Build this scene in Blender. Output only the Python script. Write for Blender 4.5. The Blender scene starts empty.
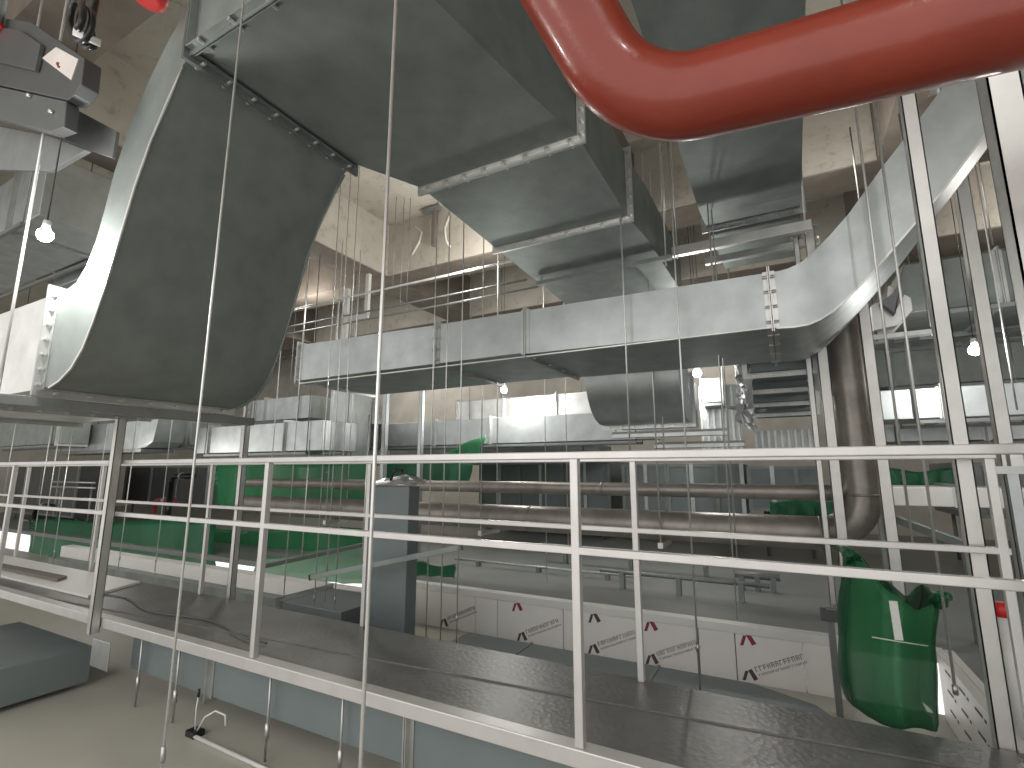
import bpy, bmesh, math, random
from mathutils import Vector, Matrix
random.seed(7)
SC = bpy.context.scene
COL = SC.collection

# ------------------------------------------------------------------ survey camera
F = 500.0; TH = math.radians(28.3); PH = math.radians(9.8); ZC = 1.70
FW = Vector((-math.sin(TH)*math.cos(PH), math.cos(TH)*math.cos(PH), math.sin(PH)))
RT = Vector((math.cos(TH), math.sin(TH), 0)); UP = RT.cross(FW)
def at(x, y, X=None, Y=None, Z=None):
    """world point seen in a given direction on the plane X=, Y= or Z="""
    r = FW + RT*((x-512)/F) + UP*((384-y)/F)
    t = X/r.x if X is not None else Y/r.y if Y is not None else (Z-ZC)/r.z
    return Vector((0, 0, ZC)) + r*t

# ------------------------------------------------------------------ materials
MATS = {}
def nt(name):
    m = bpy.data.materials.new(name); m.use_nodes = True
    n = m.node_tree; b = n.nodes['Principled BSDF']
    return m, n, b
def ramp(n, fac, c0, c1, p0=.3, p1=.7):
    r = n.nodes.new('ShaderNodeValToRGB')
    r.color_ramp.elements[0].position = p0; r.color_ramp.elements[1].position = p1
    r.color_ramp.elements[0].color = (*c0, 1); r.color_ramp.elements[1].color = (*c1, 1)
    n.links.new(fac, r.inputs[0]); return r.outputs[0]
def noise(n, scale, detail=4, rough=.55, kind='Object', stretch=None):
    tc = n.nodes.new('ShaderNodeTexCoord'); t = n.nodes.new('ShaderNodeTexNoise')
    t.inputs['Scale'].default_value = scale; t.inputs['Detail'].default_value = detail
    t.inputs['Roughness'].default_value = rough
    out = tc.outputs[kind]
    if stretch:
        mp = n.nodes.new('ShaderNodeMapping'); mp.inputs['Scale'].default_value = stretch
        n.links.new(out, mp.inputs[0]); out = mp.outputs[0]
    n.links.new(out, t.inputs['Vector']); return t.outputs['Fac']
def metal(key, c, rough=.4, met=.9, var=.12, scale=6, spangle=True):
    m, n, b = nt(key)
    f = noise(n, scale, 3)
    lo = tuple(max(0, v*(1-var)) for v in c); hi = tuple(min(1, v*(1+var)) for v in c)
    n.links.new(ramp(n, f, lo, hi), b.inputs['Base Color'])
    b.inputs['Metallic'].default_value = met
    f2 = noise(n, 2.3, 4)
    mr = n.nodes.new('ShaderNodeMapRange')
    mr.inputs['To Min'].default_value = rough-.07; mr.inputs['To Max'].default_value = rough+.09
    n.links.new(f2, mr.inputs[0]); n.links.new(mr.outputs[0], b.inputs['Roughness'])
    if spangle:
        bp = n.nodes.new('ShaderNodeBump'); bp.inputs['Strength'].default_value = .045; bp.inputs['Distance'].default_value = .05
        n.links.new(noise(n, 1.7, 2), bp.inputs['Height']); n.links.new(bp.outputs[0], b.inputs['Normal'])
    MATS[key] = m; return m
def plain(key, c, rough=.55, met=0, var=.08, scale=5, bump=0, bscale=40, spec=.5):
    m, n, b = nt(key)
    f = noise(n, scale, 5)
    lo = tuple(max(0, v*(1-var)) for v in c); hi = tuple(min(1, v*(1+var)) for v in c)
    n.links.new(ramp(n, f, lo, hi), b.inputs['Base Color'])
    b.inputs['Roughness'].default_value = rough; b.inputs['Metallic'].default_value = met
    b.inputs['Specular IOR Level'].default_value = spec
    if bump:
        bp = n.nodes.new('ShaderNodeBump'); bp.inputs['Strength'].default_value = bump; bp.inputs['Distance'].default_value = .02
        n.links.new(noise(n, bscale, 4), bp.inputs['Height']); n.links.new(bp.outputs[0], b.inputs['Normal'])
    MATS[key] = m; return m
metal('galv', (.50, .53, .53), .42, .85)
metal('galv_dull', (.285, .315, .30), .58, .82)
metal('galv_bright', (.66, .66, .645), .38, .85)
metal('flange', (.55, .56, .55), .42, .85)
metal('rail', (.66, .64, .63), .42, .55, .05, 9, False)
metal('strut', (.64, .63, .61), .40, .7, .06, 9, False)
metal('rod', (.78, .78, .77), .38, .75, .06, 30, False)
metal('bar_dark', (.26, .27, .27), .5, .6, .1, 8, False)
metal('foil', (.84, .84, .87), .28, .9, .06, 12, False)
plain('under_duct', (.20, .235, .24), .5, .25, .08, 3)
plain('pipe_black', (.30, .275, .25), .42, .5, .22, 7)
plain('floor_panel', (.51, .49, .43), .38, 0, .07, 1.6)
plain('roof_panel', (.225, .238, .228), .45, 0, .08, 2.2)
plain('white_panel', (.84, .82, .80), .42, 0, .05, 2.5)
plain('board_white', (.72, .72, .70), .45, 0, .04, 2)
plain('cream', (.70, .66, .57), .7, 0, .1, 3)
plain('brown_dark', (.16, .14, .12), .7)
plain('plastic_black', (.015, .015, .016), .3)
plain('plastic_grey', (.10, .105, .105), .5)
plain('damper_grey', (.11, .115, .115), .45, .4, .1, 4)
plain('sticker', (.72, .66, .62), .5)
plain('ink_red', (.27, .04, .06), .6)
plain('ink_dark', (.10, .06, .07), .6)
plain('ink_grey', (.24, .21, .21), .6)
plain('red_plastic', (.62, .03, .03), .35)
plain('white_caulk', (.82, .80, .75), .6)
plain('rope', (.72, .76, .70), .7)
plain('cloth_white', (.62, .66, .62), .7, 0, .2, 3)
def red_paint():
    m, n, b = nt('red_paint')
    n.links.new(ramp(n, noise(n, 5, 5), (.21, .025, .012), (.27, .035, .016)), b.inputs['Base Color'])
    b.inputs['Roughness'].default_value = .30; b.inputs['Coat Weight'].default_value = .25; b.inputs['Coat Roughness'].default_value = .10
    bp = n.nodes.new('ShaderNodeBump'); bp.inputs['Strength'].default_value = .1; bp.inputs['Distance'].default_value = .01
    n.links.new(noise(n, 45, 3), bp.inputs['Height']); n.links.new(bp.outputs[0], b.inputs['Normal'])
    MATS['red_paint'] = m
red_paint()
def concrete():
    m, n, b = nt('concrete')
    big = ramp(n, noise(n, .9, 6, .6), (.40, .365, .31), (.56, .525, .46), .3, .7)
    spots = ramp(n, noise(n, 7, 6, .7), (.62, .60, .56), (1, 1, 1), .33, .46)
    mx = n.nodes.new('ShaderNodeMix'); mx.data_type = 'RGBA'; mx.blend_type = 'MULTIPLY'; mx.inputs['Factor'].default_value = .7
    n.links.new(big, mx.inputs['A']); n.links.new(spots, mx.inputs['B'])
    n.links.new(mx.outputs['Result'], b.inputs['Base Color'])
    b.inputs['Roughness'].default_value = .85
    bp = n.nodes.new('ShaderNodeBump'); bp.inputs['Strength'].default_value = .25; bp.inputs['Distance'].default_value = .02
    n.links.new(noise(n, 14, 6), bp.inputs['Height']); n.links.new(bp.outputs[0], b.inputs['Normal'])
    MATS['concrete'] = m
concrete()
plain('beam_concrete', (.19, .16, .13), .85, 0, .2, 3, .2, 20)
plain('wall_far', (.58, .55, .49), .8, 0, .15, 2)
def deck():
    m, n, b = nt('deck_plate')
    n.links.new(ramp(n, noise(n, 3, 5), (.19, .19, .182), (.265, .26, .25)), b.inputs['Base Color'])
    b.inputs['Metallic'].default_value = .65; b.inputs['Roughness'].default_value = .43
    tc = n.nodes.new('ShaderNodeTexCoord'); v = n.nodes.new('ShaderNodeTexVoronoi'); v.inputs['Scale'].default_value = 42
    n.links.new(tc.outputs['Object'], v.inputs['Vector'])
    bp = n.nodes.new('ShaderNodeBump'); bp.inputs['Strength'].default_value = .34; bp.inputs['Distance'].default_value = .004
    n.links.new(v.outputs['Distance'], bp.inputs['Height']); n.links.new(bp.outputs[0], b.inputs['Normal'])
    MATS['deck'] = m
deck()
def film(key, c, alpha, trans=.5):
    m, n, b = nt(key)
    n.links.new(ramp(n, noise(n, 4, 3), tuple(v*.8 for v in c), c), b.inputs['Base Color'])
    b.inputs['Roughness'].default_value = .35
    b.inputs['Alpha'].default_value = alpha
    tl = n.nodes.new('ShaderNodeBsdfTranslucent'); tl.inputs['Color'].default_value = (*c, 1)
    mx = n.nodes.new('ShaderNodeMixShader'); mx.inputs[0].default_value = trans*alpha
    out = [x for x in n.nodes if x.type == 'OUTPUT_MATERIAL'][0]
    n.links.new(b.outputs[0], mx.inputs[1]); n.links.new(tl.outputs[0], mx.inputs[2]); n.links.new(mx.outputs[0], out.inputs['Surface'])
    MATS[key] = m
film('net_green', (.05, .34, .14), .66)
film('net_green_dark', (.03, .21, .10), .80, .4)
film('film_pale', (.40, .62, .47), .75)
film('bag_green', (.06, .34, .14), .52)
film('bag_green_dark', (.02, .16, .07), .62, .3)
def emit(key, c, s):
    m, n, b = nt(key)
    b.inputs['Base Color'].default_value = (1, 1, 1, 1)
    b.inputs['Emission Color'].default_value = (*c, 1); b.inputs['Emission Strength'].default_value = s
    MATS[key] = m
emit('lamp_glow', (1, .99, .95), 45)

# ------------------------------------------------------------------ mesh builder
OFF = {}
class MB:
    def __init__(s): s.v = []; s.f = []; s.sm = []
    def add(s, vs, fs, smooth=False):
        k = len(s.v); s.v += [Vector(p) for p in vs]
        s.f += [tuple(i+k for i in f) for f in fs]; s.sm += [smooth]*len(fs); return s
    def box(s, x0, x1, y0, y1, z0, z1):
        x0, x1 = sorted((x0, x1)); y0, y1 = sorted((y0, y1)); z0, z1 = sorted((z0, z1))
        return s.add([(x0,y0,z0),(x1,y0,z0),(x1,y1,z0),(x0,y1,z0),(x0,y0,z1),(x1,y0,z1),(x1,y1,z1),(x0,y1,z1)],
                     [(0,3,2,1),(4,5,6,7),(0,1,5,4),(1,2,6,5),(2,3,7,6),(3,0,4,7)])
    def bar(s, a, b, w, h, up=(0,0,1)):
        """rectangular bar from a to b, w across, h along up"""
        a = Vector(a); b = Vector(b); d = (b-a).normalized(); u = Vector(up)
        if abs(d.dot(u)) > .98: u = Vector((0,1,0))
        x = d.cross(u).normalized(); u = x.cross(d).normalized()
        vs = [p+x*(sx*w/2)+u*(su*h/2) for p in (a, b) for sx, su in ((-1,-1),(1,-1),(1,1),(-1,1))]
        return s.add(vs, [(0,1,2,3),(7,6,5,4),(0,4,5,1),(1,5,6,2),(2,6,7,3),(3,7,4,0)])
    def tube(s, pts, r, n=12, closed=True):
        pts = [Vector(p) for p in pts]; k = len(pts); rings = []
        t0 = (pts[1]-pts[0]).normalized()
        u = t0.cross(Vector((0,0,1)));
        if u.length < .05: u = t0.cross(Vector((0,1,0)))
        u.normalize()
        for i, p in enumerate(pts):
            t = ((pts[min(i+1,k-1)]-p).normalized()+(p-pts[max(i-1,0)]).normalized()).normalized()
            u = (u - t*u.dot(t)).normalized(); w = t.cross(u)
            rr = r[i] if isinstance(r, (list, tuple)) else r
            rings.append([p+(u*math.cos(a)+w*math.sin(a))*rr for a in [2*math.pi*j/n for j in range(n)]])
        base = len(s.v)
        s.v += [q for rg in rings for q in rg]
        for i in range(k-1):
            for j in range(n):
                s.f.append((base+i*n+j, base+i*n+(j+1)%n, base+(i+1)*n+(j+1)%n, base+(i+1)*n+j)); s.sm.append(True)
        s.f.append(tuple(base+j for j in reversed(range(n)))); s.sm.append(False)
        s.f.append(tuple(base+(k-1)*n+j for j in range(n))); s.sm.append(False)
        return s
    def prism(s, poly, axis, a0, a1, smooth=False):
        """polygon in the two remaining axes, extruded along axis"""
        def P(p, a): return {'x': (a,p[0],p[1]), 'y': (p[0],a,p[1]), 'z': (p[0],p[1],a)}[axis]
        k = len(poly)
        s.add([P(p,a0) for p in poly]+[P(p,a1) for p in poly],
              [tuple(range(k)), tuple(range(2*k-1, k-1, -1))])
        b = len(s.v)-2*k
        for i in range(k):
            s.f.append((b+i, b+(i+1)%k, b+k+(i+1)%k, b+k+i)); s.sm.append(smooth)
        return s
    def loft(s, secs, smooth=False):
        k = len(secs[0]); b = len(s.v)
        for sec in secs: s.v += [Vector(p) for p in sec]
        for i in range(len(secs)-1):
            for j in range(k):
                s.f.append((b+i*k+j, b+i*k+(j+1)%k, b+(i+1)*k+(j+1)%k, b+(i+1)*k+j)); s.sm.append(smooth)
        s.f.append(tuple(b+j for j in reversed(range(k)))); s.sm.append(False)
        s.f.append(tuple(b+(len(secs)-1)*k+j for j in range(k))); s.sm.append(False)
        return s
    def sheet(s, grid, th, smooth=True):
        """grid[i][j] points -> thin solid sheet"""
        ni = len(grid); nj = len(grid[0]); b = len(s.v)
        nrm = []
        for i in range(ni):
            for j in range(nj):
                a = Vector(grid[min(i+1,ni-1)][j])-Vector(grid[max(i-1,0)][j]); c = Vector(grid[i][min(j+1,nj-1)])-Vector(grid[i][max(j-1,0)])
                q = a.cross(c); nrm.append(q.normalized() if q.length > 1e-9 else Vector((0,0,1)))
        for sgn in (1,-1):
            for i in range(ni):
                for j in range(nj): s.v.append(Vector(grid[i][j])+nrm[i*nj+j]*(sgn*th/2))
        o = ni*nj
        for i in range(ni-1):
            for j in range(nj-1):
                q = (b+i*nj+j, b+(i+1)*nj+j, b+(i+1)*nj+j+1, b+i*nj+j+1)
                s.f.append(q); s.sm.append(smooth); s.f.append(tuple(x+o for x in reversed(q))); s.sm.append(smooth)
        rim = [(0,j) for j in range(nj)]+[(i,nj-1) for i in range(1,ni)]+[(ni-1,j) for j in range(nj-2,-1,-1)]+[(i,0) for i in range(ni-2,0,-1)]
        for p, q in zip(rim, rim[1:]+rim[:1]):
            a = b+p[0]*nj+p[1]; c = b+q[0]*nj+q[1]
            s.f.append((a, c, c+o, a+o)); s.sm.append(False)
        return s
    def build(s, name, mat, parent=None, bevel=0, loc=None):
        me = bpy.data.meshes.new(name)
        if parent is not None: off = OFF[parent.name]
        else:
            xs = [p.x for p in s.v]; ys = [p.y for p in s.v]; zs = [p.z for p in s.v]
            off = Vector(((min(xs)+max(xs))/2, (min(ys)+max(ys))/2, min(zs))) if loc is None else Vector(loc)
        me.from_pydata([p-off for p in s.v], [], s.f)
        for p, q in zip(me.polygons, s.sm): p.use_smooth = q
        bm = bmesh.new(); bm.from_mesh(me); bmesh.ops.recalc_face_normals(bm, faces=bm.faces); bm.to_mesh(me); bm.free()
        me.materials.append(MATS[mat])
        o = bpy.data.objects.new(name, me); COL.objects.link(o)
        if parent is not None: o.parent = parent
        else: o.location = off
        OFF[o.name] = off
        if bevel:
            md = o.modifiers.new('bevel', 'BEVEL'); md.width = bevel; md.segments = 2; md.limit_method = 'ANGLE'
        return o
def tag(o, label, cat, group=None, kind=None):
    o['label'] = label; o['category'] = cat
    if group: o['group'] = group
    if kind: o['kind'] = kind
    return o
def thing(name, label, cat, loc, group=None):
    o = bpy.data.objects.new(name, None); o.empty_display_size = .1
    COL.objects.link(o); o.location = loc; OFF[o.name] = Vector(loc)
    return tag(o, label, cat, group)
def struct(o): o['kind'] = 'structure'; return o
def arc(cx, cy, r, a0, a1, n):
    return [(cx+r*math.cos(math.radians(a0+(a1-a0)*i/n)), cy+r*math.sin(math.radians(a0+(a1-a0)*i/n))) for i in range(n+1)]

# ------------------------------------------------------------------ the setting
FZ = .30; RZ = .66; SOF = 5.3; BZ = 4.5
struct(MB().box(-18, .74, -2.0, 4.0, FZ-.06, FZ).build('floor', 'floor_panel'))
fl2 = MB().prism([(-18,4.0),(.78,4.0),(.78,-2.0),(7,-2.0),(7,16),(-18,16)], 'z', RZ-.08, RZ-.02)
struct(fl2.build('floor_upper', 'roof_panel'))
struct(MB().box(-18, 7, -2.0, 16, SOF, SOF+.2).build('ceiling', 'concrete'))
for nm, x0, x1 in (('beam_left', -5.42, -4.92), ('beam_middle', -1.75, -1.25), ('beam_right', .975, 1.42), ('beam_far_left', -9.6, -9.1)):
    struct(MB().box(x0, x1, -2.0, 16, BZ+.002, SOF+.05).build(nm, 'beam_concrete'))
for nm, y0, y1 in (('beam_front', .9, 1.3), ('beam_cross', 5.27, 5.75), ('beam_back', 7.5, 8.0)):
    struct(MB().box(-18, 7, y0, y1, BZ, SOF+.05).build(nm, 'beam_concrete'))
struct(MB().box(-18, 7, 10.6, 10.8, FZ-.06, SOF+.2).build('wall_back', 'wall_far'))
struct(MB().box(-18, -17.8, -2, 16, FZ-.06, SOF+.2).build('wall_left', 'wall_far'))
struct(MB().box(6.8, 7, -2, 16, FZ-.06, SOF+.2).build('wall_right', 'wall_far'))
# cream lining boards standing between the beams (fair faces of the coffers)
def lining(nm, x0, x1, y0, y1, z0, z1): struct(MB().box(x0, x1, y0, y1, z0, z1).build(nm, 'concrete'))
lining('beam_lining_left', -4.925, -4.90, 1.31, 5.26, BZ+.01, SOF)
lining('beam_lining_cross', -4.92, -1.76, 5.25, 5.275, BZ+.01, SOF)
lining('beam_lining_cross_right', -1.24, .97, 5.25, 5.275, BZ+.01, SOF)
lining('beam_lining_cross_far', 1.43, 6.79, 5.25, 5.275, BZ+.01, SOF)
lining('beam_lining_back', -9, 6.7, 7.475, 7.498, BZ+.01, SOF)
lining('beam_lining_far_left', -9.11, -9.08, 1.31, 5.26, BZ+.01, SOF)
# pit sides
struct(MB().box(.74, .78, -2, 4.0, FZ-.06, RZ).build('trim_pit_side', 'white_panel'))

# ------------------------------------------------------------------ catwalk
NY, FY = 1.75, 2.39
cw = thing('catwalk', 'steel catwalk with chequered deck plates running between the two guard rails', 'catwalk', (-3, 2.07, .70))
MB().prism([(-9, 1.80), (-4.9, 1.80), (-.1, 2.18), (1.6, 2.34), (1.6, 1.79), (-9, 1.79)], 'z', .768, .774).build('deck_plate', 'deck', cw)
MB().prism([(-9, 1.79), (-4.9, 1.79), (-.1, 2.17), (1.6, 2.33), (1.6, 2.41), (-9, 2.41)], 'z', .774, .781).build('deck_plate', 'deck', cw)
MB().box(-9, 1.6, 1.725, 1.79, .728, .786).build('edge_channel', 'rail', cw, .004)
MB().box(-9, 1.6, 2.37, 2.42, .70, .766).build('edge_channel', 'rail', cw, .004)
for x in (-7.2, -5.6, -2.0, -.4, 1.2):
    MB().box(x-.025, x+.025, 1.79, 2.37, .715, .767).build('cross_beam', 'bar_dark', cw)
def guard(name, label, y, x0, x1, posts, ztop, zmid, zbot, w):
    g = thing(name, label, 'railing', ((x0+x1)/2, y, zbot))
    MB().box(x0, x1, y-w/2, y+w/2, ztop-w*.75, ztop).build('top_rail', 'rail', g, .004)
    MB().box(x0, x1, y-w*.4, y+w*.4, zmid-w*.35, zmid+w*.35).build('mid_rail', 'rail', g, .003)
    for x in posts:
        MB().box(x-w*.42, x+w*.42, y-w*.42, y+w*.42, zbot, ztop-w*.7).build('post', 'rail', g, .003)
    return g
guard('guard_rail', 'near guard rail of square steel tube along the front of the catwalk', NY, -9, 1.6, (-7.3, -5.62, -2.40, -.68), 1.768, 1.418, .786, .037)
guard('guard_rail', 'far guard rail on the back edge of the catwalk, with a corner post', FY, -9, .66, (-7.3, -5.65, -3.95, -2.3+.0, -.635, .64), 1.765, 1.425, .781, .033)
# board lying on the deck at the left
tag(MB().prism([(-8.6,1.90),(-4.55,1.93),(-4.75,2.36),(-8.6,2.36)], 'z', .782, .80).build('cover_board', 'board_white'), 'pale flat board lying on the catwalk deck at its left end', 'board')
tag(MB().prism([(-6.9,2.0),(-5.32,2.03),(-5.4,2.12),(-6.9,2.09)], 'z', .801, .825).build('dark_strip', 'brown_dark'), 'dark strip lying on the pale board at the left end of the deck', 'batten')  # narrow dark brown strip raised on the pale board
# loose cable on deck
tag(MB().tube([(-4.6+.16*i, 2.02+.045*math.sin(i*.9)-.006*i, .788) for i in range(14)], .005, 8).build('loose_cable', 'plastic_grey'), 'thin grey cable trailing over the catwalk deck near the left strut', 'cable')

# ------------------------------------------------------------------ struts
def channel(mb, x, y, z0, z1, w=.041, t=.004, open_dir=1):
    mb.box(x-w/2, x+w/2, y-w/2, y-w/2+t, z0, z1)
    mb.box(x-w/2, x-w/2+t, y-w/2, y+w/2, z0, z1); mb.box(x+w/2-t, x+w/2, y-w/2, y+w/2, z0, z1)
    mb.box(x-w/2, x-w/2+.01, y+w/2-t, y+w/2, z0, z1); mb.box(x+w/2-.01, x+w/2, y+w/2-t, y+w/2, z0, z1)
    return mb
def strut(label, x, y, z0, z1, w=.043, foot=False, mat='strut'):
    t = thing('hanging_strut', label, 'strut', (x, y, z0), 'vertical channel struts')
    channel(MB(), x, y, z0, z1, w).build('channel', mat, t)
    MB().box(x-w*1.1, x+w*1.1, y-w*.9, y+w*.9, z1, z1+.006).build('head_plate', 'flange', t)
    if foot: MB().box(x-.01, x+.2, y+.01, y+.02, z0-.19, z0-.03).build('foot_plate', 'flange', t, .003)
    return t
strut('wide bright channel strut rising past the right end of the guard rail', .580, FY+.055, .70, BZ-.006, .05)
strut('grey channel strut with a foot plate at the left corner of the catwalk', -3.88, NY-.055, .70, 2.85, .05, True)
strut('grey channel strut behind the far guard rail, under the descending duct', -3.69, FY+.07, .70, BZ-.006, .043)
strut('dark flat strut close at the far right edge, crossing below the red pipe', at(1011,150,Y=1.55).x, 1.55, .70, BZ-.006, .062)
YS = 4.06
strut('outer left bright strut of the pair beside the tall black riser pipe', at(817,445,Y=YS).x, YS, RZ, 3.4, .036)
strut('bright strut just left of the tall black riser pipe', at(832,445,Y=YS).x, YS, RZ, 3.45, .062)
strut('bright strut just right of the tall black riser pipe', at(880,445,Y=YS).x, YS, RZ, 3.45, .065)
strut('white channel strut in the right background behind the bright work lamp', at(995,390,Y=4.4).x, 4.4, RZ, BZ-.006, .075)
strut('pale strut standing behind the nearest bright rod, in front of the grey lower duct', at(385,430,Y=5.0).x, 5.0, RZ, at(385,372,Y=5.0).z, .065, False, 'galv')
strut('pale strut in the middle background right of the nearest bright rod', at(421,430,Y=5.0).x, 5.0, RZ, at(421,368,Y=5.0).z, .055, False, 'galv')

# ------------------------------------------------------------------ ducts
BOLT = None
def bolt_at(parent, p, axis):
    global BOLT
    if BOLT is None:
        mb = MB().tube([(-.03,0,0),(.03,0,0)], .0075, 6)
        BOLT = bpy.data.meshes.new('bolt'); BOLT.from_pydata(mb.v, [], mb.f); BOLT.materials.append(MATS['galv_bright'])
    o = bpy.data.objects.new('bolt', BOLT); COL.objects.link(o); o.parent = parent
    o.location = Vector(p)-OFF[parent.name]
    if axis == 'y': o.rotation_euler = (0,0,math.pi/2)
    return o
def flange_ring(t, sec, axis, w=.03, L=.028, gap=.004, bolts=(), mat='flange', nb=6):
    """two back-to-back angle rings around a 4-corner section; bolts on the named edges (pairs of corner ids)"""
    c = sum((Vector(p) for p in sec), Vector())/4
    ax = Vector({'x':(1,0,0),'y':(0,1,0),'z':(0,0,1)}[axis]) if isinstance(axis, str) else Vector(axis).normalized()
    mb = MB()
    e1 = (Vector(sec[1])-Vector(sec[0])).normalized(); e2 = (Vector(sec[3])-Vector(sec[0])).normalized()
    sg = ((-1,-1),(1,-1),(1,1),(-1,1))
    out = [Vector(sec[i])+e1*(sg[i][0]*w)+e2*(sg[i][1]*w) for i in range(4)]
    inn = [Vector(sec[i])+e1*(sg[i][0]*.001)+e2*(sg[i][1]*.001) for i in range(4)]
    for s in (-1, 1):
        a0 = ax*(s*gap/2); a1 = ax*(s*(gap/2+.005)); a2 = ax*(s*(gap/2+L))
        for i in range(4):
            j = (i+1)%4
            mb.add([inn[i]+a0,inn[j]+a0,out[j]+a0,out[i]+a0,inn[i]+a1,inn[j]+a1,out[j]+a1,out[i]+a1],
                   [(0,1,2,3),(7,6,5,4),(0,4,5,1),(1,5,6,2),(2,6,7,3),(3,7,4,0)])
            ii = [Vector(inn[k])+(out[k]-inn[k])*.16 for k in (i,j)]
            mb.add([inn[i]+a1,inn[j]+a1,ii[1]+a1,ii[0]+a1,inn[i]+a2,inn[j]+a2,ii[1]+a2,ii[0]+a2],
                   [(0,1,2,3),(7,6,5,4),(0,4,5,1),(1,5,6,2),(2,6,7,3),(3,7,4,0)])
    fo = mb.build('flange', mat, t)
    for (i, j) in bolts:
        a = (inn[i]+out[i])/2; b = (inn[j]+out[j])/2
        for k in range(nb): bolt_at(fo, a+(b-a)*((k+.5)/nb), axis if isinstance(axis, str) else 'x')
    return fo
def secx(x, y0, y1, z0, z1): return [(x,y0,z0),(x,y1,z0),(x,y1,z1),(x,y0,z1)]     # 0-1 bottom edge, 3-0 near side
def secy(y, x0, x1, z0, z1): return [(x0,y,z0),(x1,y,z0),(x1,y,z1),(x0,y,z1)]     # 0-1 bottom edge, 1-2 right side
def seams(t, boxes, mat='galv_dull'):
    for b in boxes: MB().box(*b).build('seam', mat, t)

# big overhead plenum duct (runs away from the camera)
DZ, DT = 3.30, 3.80
bd = thing('supply_duct', 'largest dark overhead duct at top centre, stepping down in width away from the camera', 'duct', (-1.3, 2.2, DZ))
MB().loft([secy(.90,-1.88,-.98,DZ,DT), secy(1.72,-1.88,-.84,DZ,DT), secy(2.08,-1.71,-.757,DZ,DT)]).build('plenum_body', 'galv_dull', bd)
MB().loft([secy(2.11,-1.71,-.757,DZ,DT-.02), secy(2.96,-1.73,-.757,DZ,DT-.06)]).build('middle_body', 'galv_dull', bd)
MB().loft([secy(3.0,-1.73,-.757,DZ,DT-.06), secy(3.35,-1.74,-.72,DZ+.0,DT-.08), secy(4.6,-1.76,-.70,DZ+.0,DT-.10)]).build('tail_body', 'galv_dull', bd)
flange_ring(bd, secy(2.095,-1.71,-.757,DZ,DT), 'y', .035, bolts=((0,1),(1,2)), nb=8, mat='galv_bright')
flange_ring(bd, secy(2.98,-1.73,-.757,DZ,DT-.04), 'y', .035, bolts=((0,1),(1,2)), nb=8, mat='galv_bright')
flange_ring(bd, secy(.90,-1.88,-.98,DZ,DT), 'y', .025, bolts=((0,1),), nb=5, mat='galv_dull')
# the descending elbow
el = thing('descending_duct', 'large dark curved duct sweeping down at the left with a pale side cheek', 'duct', (-2.5, 1.3, 2.045))
outer = [(-1.905,3.30),(-1.96,3.27),(-2.04,3.16),(-2.14,3.00),(-2.215,2.83),(-2.28,2.62),(-2.345,2.42),(-2.40,2.29),(-2.455,2.19),(-2.53,2.115),(-2.62,2.07),(-2.71,2.048),(-2.76,2.045)]
inner = [(-2.76,2.47),(-2.70,2.47),(-2.60,2.49),(-2.53,2.55),(-2.475,2.65),(-2.44,2.78),(-2.40,2.95),(-2.33,3.13),(-2.22,3.30),(-2.10,3.44),(-1.905,3.62)]
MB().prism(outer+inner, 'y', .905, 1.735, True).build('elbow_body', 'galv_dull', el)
o = el.children[0]
for p in o.data.polygons:
    if len(p.vertices) > 4: p.use_smooth = False
ew = o.modifiers.new('edge_split', 'EDGE_SPLIT'); ew.split_angle = math.radians(35)
# standing seam along both cheek edges
def ribbon(pts, y0, y1, th):
    g = [[(p[0],y,p[1]) for y in (y0,y1)] for p in pts]; return MB().sheet(g, th)
ribbon([(p[0]+.006,p[1]-.006) for p in outer[1:-1]], .9015, .909, .008).build('edge_seam', 'galv_bright', el)
ribbon([(p[0]+.006,p[1]-.006) for p in outer[1:-1]], 1.731, 1.7385, .008).build('edge_seam', 'galv_dull', el)
flange_ring(el, [(-1.90,.905,3.29),(-1.90,1.735,3.29),(-1.90,1.735,3.62),(-1.90,.905,3.62)], 'x', .035, bolts=((0,1),), nb=8, mat='galv_dull')
flange_ring(el, secx(-2.775,.905,1.735,2.045,2.47), 'x', .032, bolts=((0,1),(3,0)), nb=7)
ld = thing('branch_duct', 'bright horizontal duct running left from the foot of the descending duct', 'duct', (-3.6, 1.3, 2.045))
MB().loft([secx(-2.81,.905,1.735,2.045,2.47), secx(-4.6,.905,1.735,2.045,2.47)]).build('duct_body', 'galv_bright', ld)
flange_ring(ld, secx(-3.65,.905,1.735,2.045,2.47), 'x', .03, bolts=((0,1),), nb=7)
flange_ring(ld, secx(-4.59,.905,1.735,2.045,2.47), 'x', .03)
# trapeze channel under that duct
tz = thing('support_channel', 'channel iron under the foot of the descending duct', 'support', (-2.80, 1.35, 1.96))
MB().box(-2.83, -2.77, .72, 1.90, 1.965, 2.008).build('channel', 'bar_dark', tz, .003)
for y in (.78, 1.86): MB().tube([(-2.80,y,1.93),(-2.80,y,BZ)], .006, 8).build('hanger_rod', 'rod', tz)

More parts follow.
